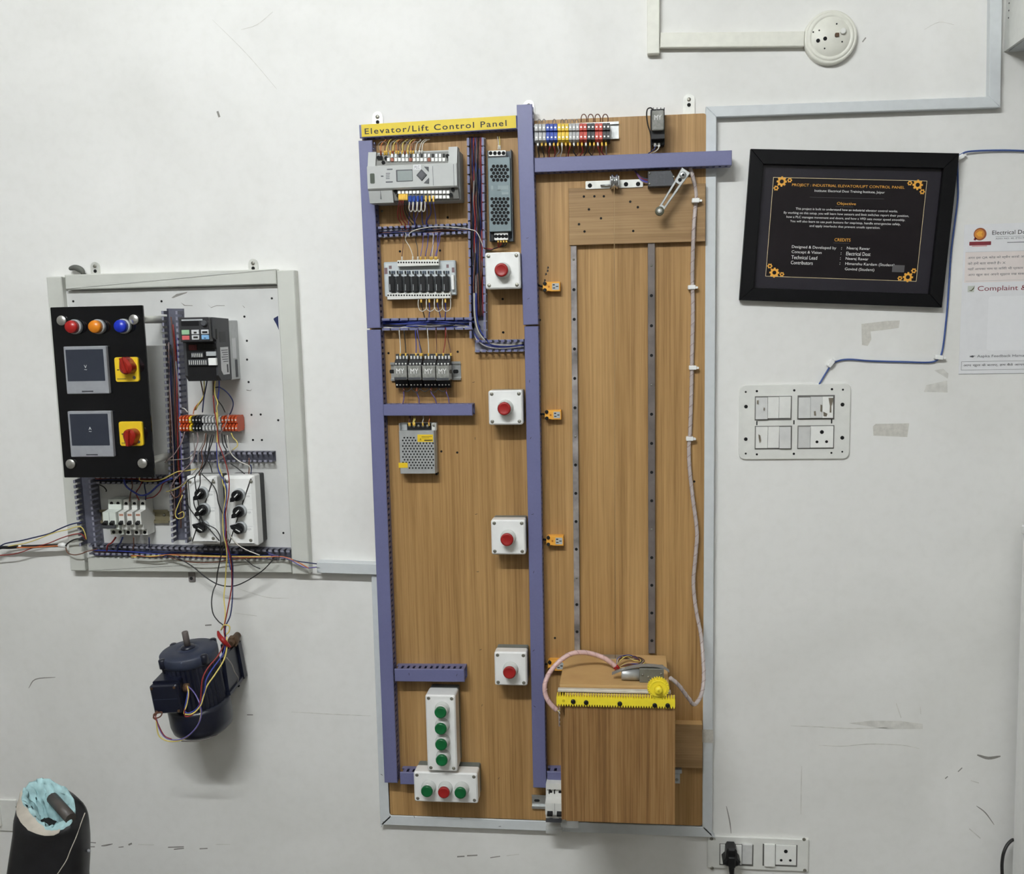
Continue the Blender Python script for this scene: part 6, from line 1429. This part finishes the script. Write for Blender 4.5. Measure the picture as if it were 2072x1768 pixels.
rows = [([(225, 335), (232, 420), (235, 500), (180, 560), (60, 575), (-20, 580)], 'grey', 'grey wire bending left from the terminal strip', .05),
        ([(260, 330), (268, 400), (250, 470), (215, 590), (120, 690), (50, 770), (25, 850), (60, 910)], 'mauve', 'mauve wire looping left over the tall duct', .055),
        ([(330, 340), (310, 430), (270, 520), (265, 640), (200, 720), (120, 800), (60, 830), (0, 850)], 'grey', 'grey wire trailing left below the short duct', .058),
        ([(340, 335), (330, 420), (300, 500), (310, 600), (280, 690), (285, 780), (270, 830)], 'brown', 'brown wire down to the first selector box', .07),
        ([(355, 350), (345, 440), (330, 540), (375, 620), (395, 690)], 'black', 'black wire tucked behind the first selector box', .06),
        ([(390, 350), (375, 420), (360, 500), (350, 560), (310, 640), (245, 720), (245, 800), (270, 960), (300, 1100), (340, 1150), (420, 1190), (465, 1260), (470, 1360)], 'black', 'black wire running over the first selector box and down', .098),
        ([(410, 350), (390, 430), (370, 490), (340, 600), (290, 700), (285, 800), (240, 900), (235, 980), (300, 1110), (400, 1230), (460, 1300)], 'black', 'black wire crossing the first selector box diagonally', .10),
        ([(300, 700), (330, 730), (400, 800), (435, 870), (450, 960), (490, 1060), (505, 1100)], 'black', 'black wire bending between the two selector boxes', .095),
        ([(430, 150), (440, 250), (440, 380), (440, 500), (450, 620), (480, 700), (490, 780), (515, 850), (510, 950), (495, 1050), (490, 1150), (500, 1260), (520, 1340)], 'yellow', 'yellow wire running down between the two selector boxes', .098),
        ([(405, 0), (415, 120), (440, 300), (455, 430), (480, 500), (520, 620), (545, 740), (545, 860), (530, 960), (515, 1060), (520, 1180), (520, 1300), (560, 1460)], 'red', 'red wire running down between the two selector boxes', .100),
        ([(435, 420), (440, 560), (455, 680), (500, 760), (525, 830), (520, 940), (500, 1060), (515, 1160), (510, 1250), (530, 1350), (545, 1480), (560, 1560)], 'blue', 'blue wire running down between the two selector boxes', .099),
        ([(480, 340), (490, 430), (520, 490), (505, 500)], 'black', 'short black wire under the right half of the strip', .055),
        ([(500, 350), (515, 420), (530, 470)], 'black', 'second short black wire under the right half of the strip', .055),
        ([(530, 355), (540, 430), (565, 520), (640, 590), (725, 630), (735, 690)], 'white', 'white wire sweeping right to the second selector box', .06),
        ([(565, 335), (585, 380), (615, 410), (620, 450), (580, 485)], 'yellow', 'yellow curl of wire at the right end of the strip', .06),
        ([(560, 610), (620, 650), (690, 705)], 'black', 'black wire entering the top of the second selector box', .05),
        ([(735, 615), (745, 650), (740, 705)], 'navy', 'dark wire standing on top of the second selector box', .05),
        ([(725, 560), (726, 640), (722, 705)], 'brown', 'brown wire standing on top of the second selector box', .05),
        ([(530, 190), (545, 170), (520, 240), (480, 320), (460, 345)], 'mauve', 'pink wire slanting across the orange terminals', .075),
        ([(175, 150), (150, 120), (125, 112)], 'white', 'white stub of wire above the left terminals', .06),
        ([(320, 0), (290, 50), (240, 110), (225, 165)], 'orange', 'orange wire bending down to the left terminals', .07),
        ([(150, 320), (120, 420), (60, 520), (20, 560), (-30, 600)], 'mauve', 'mauve wire slanting down to the tall duct', .05),
        ([(130, 890), (90, 980), (65, 1060), (90, 1100), (140, 1085), (135, 1040), (90, 1060)], 'yellow', 'yellow curl of wire left of the first selector box', .05),
        ([(250, 720), (170, 770), (160, 860), (180, 980), (230, 1060), (290, 1130), (380, 1200)], 'black', 'black wire hooked round the first selector box edge', .095),
        ([(520, 1190), (560, 1260), (620, 1330), (700, 1380), (820, 1428)], 'white', 'white wire trailing right over the bottom duct', .085),
        ([(640, 1430), (700, 1470), (760, 1520), (825, 1550)], 'black', 'black wire end lying on the bottom rail', .045),
        ([(450, 560), (540, 520), (600, 470), (560, 500), (480, 560), (380, 590)], 'grey', 'grey wire curled over the short duct', .05)]
for pts, col, lab, d in rows: wd(pts, col, lab, .0012, gB, d)
gC = 'long wires sagging along the bottom of the left board'
wd([(-280, 1440), (-100, 1450), (0, 1430), (100, 1460), (220, 1530), (330, 1620), (450, 1690), (580, 1705), (700, 1660), (840, 1570), (920, 1490), (950, 1455)], 'black', 'black wire sagging below the bottom of the left board', .0014, gC, .05)
wd([(-330, 1430), (-150, 1440), (0, 1425), (150, 1432), (350, 1440), (600, 1445), (850, 1445), (1000, 1440), (1090, 1460), (1180, 1500), (1260, 1545)], 'orange', 'orange wire stretched along the bottom duct to the trunking', .0015, gC, .046)
wd([(-330, 1446), (-150, 1436), (50, 1428), (250, 1434), (500, 1438), (760, 1440), (920, 1440)], 'yellow', 'pale yellow wire stretched along the bottom duct', .0014, gC, .046)
wd([(0, 1440), (120, 1475), (260, 1495), (420, 1490), (560, 1470), (760, 1450), (1000, 1440)], 'brown', 'brown wire drooping over the bottom rail', .0013, gC, .046)
wd([(880, 1400), (980, 1435), (1060, 1450), (1150, 1480), (1250, 1495), (1330, 1505)], 'navy', 'dark blue wire leading into the short trunking', .0014, gC, .046)
wd([(900, 1415), (1000, 1440), (1080, 1462), (1170, 1515), (1240, 1540), (1330, 1535)], 'purple', 'purple wire leading into the short trunking', .0014, gC, .046)
# wires in the ducts of the left board
rnd = random.Random(9)
for k in range(8):
    pts = [(1500+22*k, 700+rnd.uniform(0, 700))] ; y = pts[0][1]
    P_ = [(1500+18*k+(yy-600)*.043+rnd.uniform(-12, 12), yy, rnd.uniform(.016, .034)) for yy in range(int(y), 3300, 420)]
    wire(zA, P_, WM[['brown', 'mauve', 'navy', 'black', 'brown', 'red', 'grey', 'purple'][k]], '%s wire in the bundle inside the tall grey duct' % ['leftmost brown', 'mauve', 'dark blue', 'black', 'middle brown', 'red', 'grey', 'purple'][k], .0014, group='bundle inside the tall grey duct', k=4)
for k in range(6):
    P_ = [(x, 1458 + 8*k + .026*(x-430) + rnd.uniform(-9, 9), rnd.uniform(.016, .030)) for x in range(420, 2200, 290)]
    wire(zC, P_, WM[['navy', 'blue', 'brown', 'navy', 'black', 'purple'][k]], '%s wire in the bundle inside the bottom grey duct' % ['dark blue', 'blue', 'brown', 'second dark blue', 'black', 'purple'][k], .0015, group='bundle inside the bottom grey duct', k=4)
for k in range(4):
    P_ = [(x, 782 + 9*k + rnd.uniform(-8, 8), rnd.uniform(.016, .030)) for x in range(430, 1200, 180)]
    wire(zC, P_, WM[['brown', 'red', 'navy', 'black'][k]], 'wire in the bundle inside the upper short grey duct', .0014, group='bundle inside the short grey duct', k=4)
gD = 'wires above and below the left breakers'
wire(zC, [(755, 1000, .06), (762, 930, .05), (780, 860, .04), (775, 800, .03)], WM['brown'], 'brown wire rising from the breakers to the duct', .0014, group=gD)
wire(zC, [(905, 985, .06), (908, 920, .05), (895, 850, .04), (905, 800, .03)], WM['navy'], 'dark blue wire rising from the breakers to the duct', .0014, group=gD)
wire(zC, [(845, 985, .06), (815, 920, .05), (850, 860, .045), (870, 810, .035)], WM['red'], 'red wire bending up from the breakers to the duct', .0013, group=gD)
wire(zC, [(700, 790, .04), (720, 850, .05), (780, 900, .06), (860, 940, .06), (940, 920, .06), (1030, 840, .06), (1100, 800, .06), (1160, 780, .05)], WM['blue'], 'pale blue wire sagging above the breakers', .0022, group=gD)
wire(zC, [(900, 970, .05), (980, 955, .05), (1040, 900, .05), (1070, 830, .05), (1150, 780, .045)], WM['red'], 'red wire sagging right of the breakers', .0013, group=gD)
wire(zC, [(850, 770, .06), (855, 800, .065), (960, 805, .065), (1060, 790, .06), (1200, 720, .055), (1280, 710, .05), (1400, 690, .05)], WM['yellow'], 'yellow wire hooked under the black plate', .0013, group=gD)
wire(zC, [(470, 840, .04), (510, 860, .045), (535, 890, .045), (532, 905, .045)], WM['black'], 'short black wire end above the breakers', .0014, group=gD)
for k, (x, xe, col) in enumerate(((625, 550, 'red'), (690, 650, 'navy'), (793, 795, 'brown'), (938, 940, 'navy'))):
    wire(zC, [(x, 1335, .055), ((x+xe)/2, 1385, .05), (xe, 1410, .04), (xe-10, 1460, .03)], WM[col], '%s wire dropping from the breakers to the bottom duct' % ['first red', 'thick dark blue', 'brown', 'second dark blue'][k], .0020 if k < 2 else .0014, group=gD)
wire(zC, [(1140, 905, .05), (1160, 940, .055), (1200, 960, .055), (1260, 890, .055), (1330, 820, .05), (1400, 760, .05)], WM['brown'], 'brown wire looping between the breakers and the selector boxes', .0013, group=gD)
wire(zC, [(1100, 905, .045), (1180, 885, .05), (1260, 840, .055), (1320, 790, .06), (1400, 760, .06)], WM['yellow'], 'yellow wire slanting up toward the selector boxes', .0012, group=gD)
# supply cable from the left
gS = 'supply wires entering the left board'
wire(zF, [(-5200, 1770, .012), (-2400, 1560, .019), (-900, 1330, .024), (-160, 1180, .03), (0, 1105, .03), (160, 1100, .03), (350, 1088, .03), (600, 1082, .03), (800, 1072, .03), (1040, 1065, .03)], M_vinyl, 'thick black and yellow supply cable ending at the board edge', .0040, name='supply_cable', cat='cable', n=8)
wire(zF, [(300, 1100, .034), (500, 1100, .036), (700, 1092, .036), (850, 1082, .036), (1030, 1072, .034)], WM['orange'], 'orange strip along the supply cable', .0018, group=gS)
t = Th('cable_tape', 'white tape wrapped on the end of the supply cable', 'tape', zF, 1090, 1070, .02, .03)
A = t.uv(1035, 1062, .03); B = t.uv(1160, 1075, .03)
t.part('tape_roll', MB().tube([(A[0], A[1], .03), ((A[0]+B[0])/2, A[1]+.001, .031), (B[0], B[1], .03)], [.0058, .0066, .0048], 12), M_white)
A = t.uv(335, 1082, .03); B = t.uv(385, 1080, .03); t.part('tape_band', MB().tube([(A[0], A[1], .03), (B[0], B[1], .03)], .0048, 12), M_white)
wire(zF, [(-5200, 1840, .012), (-2400, 1620, .019), (-900, 1330, .024), (-140, 1170, .03), (0, 1080, .03), (110, 1028, .032), (350, 985, .034), (560, 935, .036), (850, 862, .04), (1020, 785, .045), (1200, 710, .05), (1330, 675, .05), (1430, 665, .045)], WM['navy'], 'dark blue supply wire reaching the left slotted duct', .0017, group=gS)
wire(zF, [(-5200, 1910, .012), (-2400, 1680, .019), (-900, 1330, .024), (-120, 1150, .03), (0, 1120, .03), (220, 1065, .032), (420, 1030, .034), (620, 970, .036), (820, 890, .04), (1010, 825, .045), (1180, 790, .05), (1310, 745, .05), (1420, 745, .05), (1480, 840, .048), (1510, 960, .045)], WM['yellow'], 'yellow supply wire reaching the left slotted duct', .0013, group=gS)
wire(zF, [(-5200, 1700, .012), (-2400, 1500, .018), (-900, 1300, .024), (-140, 1250, .03), (0, 1238, .03), (200, 1222, .03), (380, 1180, .03), (560, 1110, .034), (720, 1065, .036), (880, 1015, .04), (1060, 940, .045), (1250, 880, .05), (1400, 862, .05), (1460, 900, .048), (1500, 960, .045)], WM['red'], 'dark red supply wire reaching the left slotted duct', .0013, group=gS)
wire(zF, [(1140, 1075, .032), (1200, 1015, .04), (1290, 965, .048), (1400, 950, .05), (1470, 985, .046)], WM['black'], 'black supply wire arching into the left slotted duct', .0019, group=gS)
wire(zF, [(1150, 1100, .03), (1165, 1160, .034), (1200, 1205, .038), (1300, 1230, .044), (1420, 1210, .046), (1520, 1170, .046), (1700, 1130, .044)], WM['brown'], 'brown wire curving round the board corner', .0013, group=gS)

# ------------------------------------------------------------------ torn chair at the lower left
CW = .42
t = Th('torn_chair', 'black vinyl chair back torn open with teal foam showing', 'chair', zG, 700, 1768, CW, CW)
zfl = -t.oz
ctr = lambda y: ((125+1262)/2 - 12, 0)
# outline as seen: (y, left, right)
prof = [(2400, 40, 1280), (1768, 145, 1235), (1500, 185, 1250), (1250, 225, 1250), (1100, 248, 1236), (900, 280, 1215), (800, 282, 1225), (700, 304, 1165), (600, 335, 1085), (520, 372, 990), (440, 440, 800)]
rowsv = []
for y, l, r in prof:
    a = t.uv(l, y, CW); b_ = t.uv(r, y, CW); rowsv.append((a[1], (a[0]+b_[0])/2, (b_[0]-a[0])/2))
def sect(v):
    for i in range(len(rowsv)-1):
        if rowsv[i][0] <= v <= rowsv[i+1][0]:
            f = (v-rowsv[i][0])/(rowsv[i+1][0]-rowsv[i][0]); return tuple(rowsv[i][k]*(1-f)+rowsv[i+1][k]*f for k in (1, 2))
    return rowsv[0][1:] if v < rowsv[0][0] else rowsv[-1][1:]
vlo = rowsv[0][0]; vR = t.uv(700, 800, CW)[1]
NB, NJ = 48, 12; BB = .050
rnd = random.Random(4)
def sup(phi, ex=.8):
    c_, s_ = math.cos(phi), math.sin(phi)
    return math.copysign(abs(c_)**ex, c_), math.copysign(abs(s_)**ex, s_)
v_sh = t.uv(700, 1120, CW)[1]
# edge of the tear, seen round from the right side over the front to the left and back
key = [(0, 1105, 860), (40, 1030, 1050), (70, 850, 1150), (95, 705, 1180), (125, 560, 1060), (150, 420, 890), (180, 304, 720), (210, 330, 570), (240, 420, 455), (270, 590, 408), (300, 760, 430), (330, 960, 505), (360, 1105, 860)]
key[-2] = (335, 1040, 620)
def opening(k):
    d = 360.0*(k % NB)/NB
    for i in range(len(key)-1):
        if key[i][0] <= d <= key[i+1][0]:
            f = (d-key[i][0])/(key[i+1][0]-key[i][0]); x = key[i][1]*(1-f)+key[i+1][1]*f; y = key[i][2]*(1-f)+key[i+1][2]*f
            wq = CW + .046*math.sin(math.radians(d)); u, v = t.uv(x, y, wq); return (u, v, wq)
OP = [opening(k) for k in range(NB)]
OP = [tuple((OP[k-1][i]+2*OP[k][i]+OP[(k+1) % NB][i])/4 + rnd.uniform(-.0011, .0011) for i in range(3)) for k in range(NB)]
vs = []; fs = []
for j in range(NJ+1):
    v = vlo + (v_sh-vlo)*j/NJ; uc, a = sect(v)
    for k in range(NB):
        cu, su = sup(2*math.pi*k/NB); vs.append((uc + a*cu, v, CW + BB*su))
S_ = vs[-NB:]; NU = 7
for j in range(1, NU+1):
    f = j/NU
    for k in range(NB):
        s0, o0 = Vector(S_[k]), Vector(OP[k]); cu, su = sup(2*math.pi*k/NB)
        bul = (o0-s0).length*.18*math.sin(math.pi*f)
        p = s0*(1-f) + o0*f; vs.append((p.x + cu*bul*.8, p.y + bul*.35, p.z + su*bul*.5))
for j in range(NJ+NU):
    for k in range(NB): fs.append((j*NB+k, j*NB+(k+1) % NB, (j+1)*NB+(k+1) % NB, (j+1)*NB+k))
t.part('vinyl_cover', MB().add(vs, fs, True), M_vinyl)
OC = Vector((sum(p[0] for p in OP)/NB, sum(p[1] for p in OP)/NB, sum(p[2] for p in OP)/NB))
def ringp(k, f, dv, jit=0.0):
    p = OC + (Vector(OP[k % NB])-OC)*f
    return (p.x + rnd.uniform(-jit, jit), p.y + dv + rnd.uniform(-jit, jit), p.z + rnd.uniform(-jit, jit))
# foam lining the tear
vs = []; fs = []; steps = ((1.0, -.004, 0), (.985, .004, .0014), (.93, .0055, .0034), (.86, .004, .0046), (.78, .001, .0052), (.70, -.005, .0054), (.62, -.013, .0054), (.55, -.022, .0048), (.49, -.034, .0035), (.44, -.052, .002))
for f, dv, j in steps:
    for k in range(NB): vs.append(ringp(k, f, dv, j))
for i in range(len(steps)-1):
    for k in range(NB): fs.append((i*NB+k, i*NB+(k+1) % NB, (i+1)*NB+(k+1) % NB, (i+1)*NB+k))
t.part('foam_padding', MB().add(vs, fs, True), M_foam)
t.part('inner_void', MB().add(vs[-NB:], [tuple(range(NB))]), M_hole)
# turned back lining along the front left lip
def vin(k, f, off):
    s0, o0 = Vector(S_[k % NB]), Vector(OP[k % NB]); cu, su = sup(2*math.pi*k/NB)
    bul = (o0-s0).length*.18*math.sin(math.pi*f); p = s0*(1-f) + o0*f
    return (p.x + cu*(bul*.8+off), p.y + bul*.35 + off*.4, p.z + su*bul*.5 + abs(su)*off)
vs = []; fs = []; ks = list(range(9, 29))
for i, k in enumerate(ks):
    wide = .004 + .015*math.sin(math.pi*(i+.6)/(len(ks)+.2)) + rnd.uniform(-.0012, .0012)
    ln_ = (Vector(OP[k % NB])-Vector(S_[k % NB])).length
    a = ringp(k, .95, .003, .0006)
    vs += [a, vin(k, 1, .003), vin(k, 1-min(.9, wide*.5/ln_), .0036), vin(k, 1-min(.95, wide/ln_), .0030)]
    if i:
        for q in range(3): fs.append(((i-1)*4+q, (i-1)*4+q+1, i*4+q+1, i*4+q))
t.part('torn_lining', MB().add(vs, fs, True), M_lining)
# dark frame bar inside
A = t.uv(720, 600, CW-.02); B = t.uv(1000, 900, CW+.03)
t.part('inner_frame_bar', MB().tube([(A[0]+.004, A[1]-.010, CW-.02), (B[0], B[1]-.012, CW+.026)], .0115, 10), mat('bar_grey', C(72, 66, 62), .5))
P = []
for x, y, kf in ((1066, 1030, .86), (1050, 1200, .9), (1035, 1300, .9), (990, 1450, .93), (948, 1580, .95), (890, 1680, .97), (835, 1768, .99), (700, 1950, 1.0)):
    u, v = t.uv(x, y, CW+BB*.85); uc, a = sect(v); cc = max(-1, min(1, (u-uc)/a)); P.append((u, v, CW + BB*(max(0, 1-abs(cc)**(2/.8)))**(.8/2) + .0005))
t.part('seam_piping', MB().tube(smooth_path(P, 4), .0010, 6), M_lining)
sp = []
u, v = t.uv(1205, 1510, CW+.02); uc, a = sect(v); cc = (u-uc)/a; wsp = CW + BB*(max(0, 1-abs(cc)**(2/.8)))**(.4)
t.part('paint_spot', MB().lathe([(.0042, -.001), (.0036, .0006), (.0003, .0012)], 7, 0, 0, fn=lambda p, q, h: (u+p, v+q, wsp+h)), mat('spot_grey', C(140, 142, 146), .7))
# seat and legs below the frame
t.part('seat', MB().rbox(-.22, .20, zfl+.26, zfl+.32, CW-.08, CW+.16, .03, .012), M_vinyl)
t.part('back_strut', MB().tube([(0, zfl+.29, CW-.02), (0, vlo+.03, CW)], .02, 10), M_black)
for a in (-.19, .17):
    for w_ in (CW-.05, CW+.13): t.part('leg', MB().tube([(a, zfl, w_), (a, zfl+.27, w_)], .013, 10), M_steel_g)
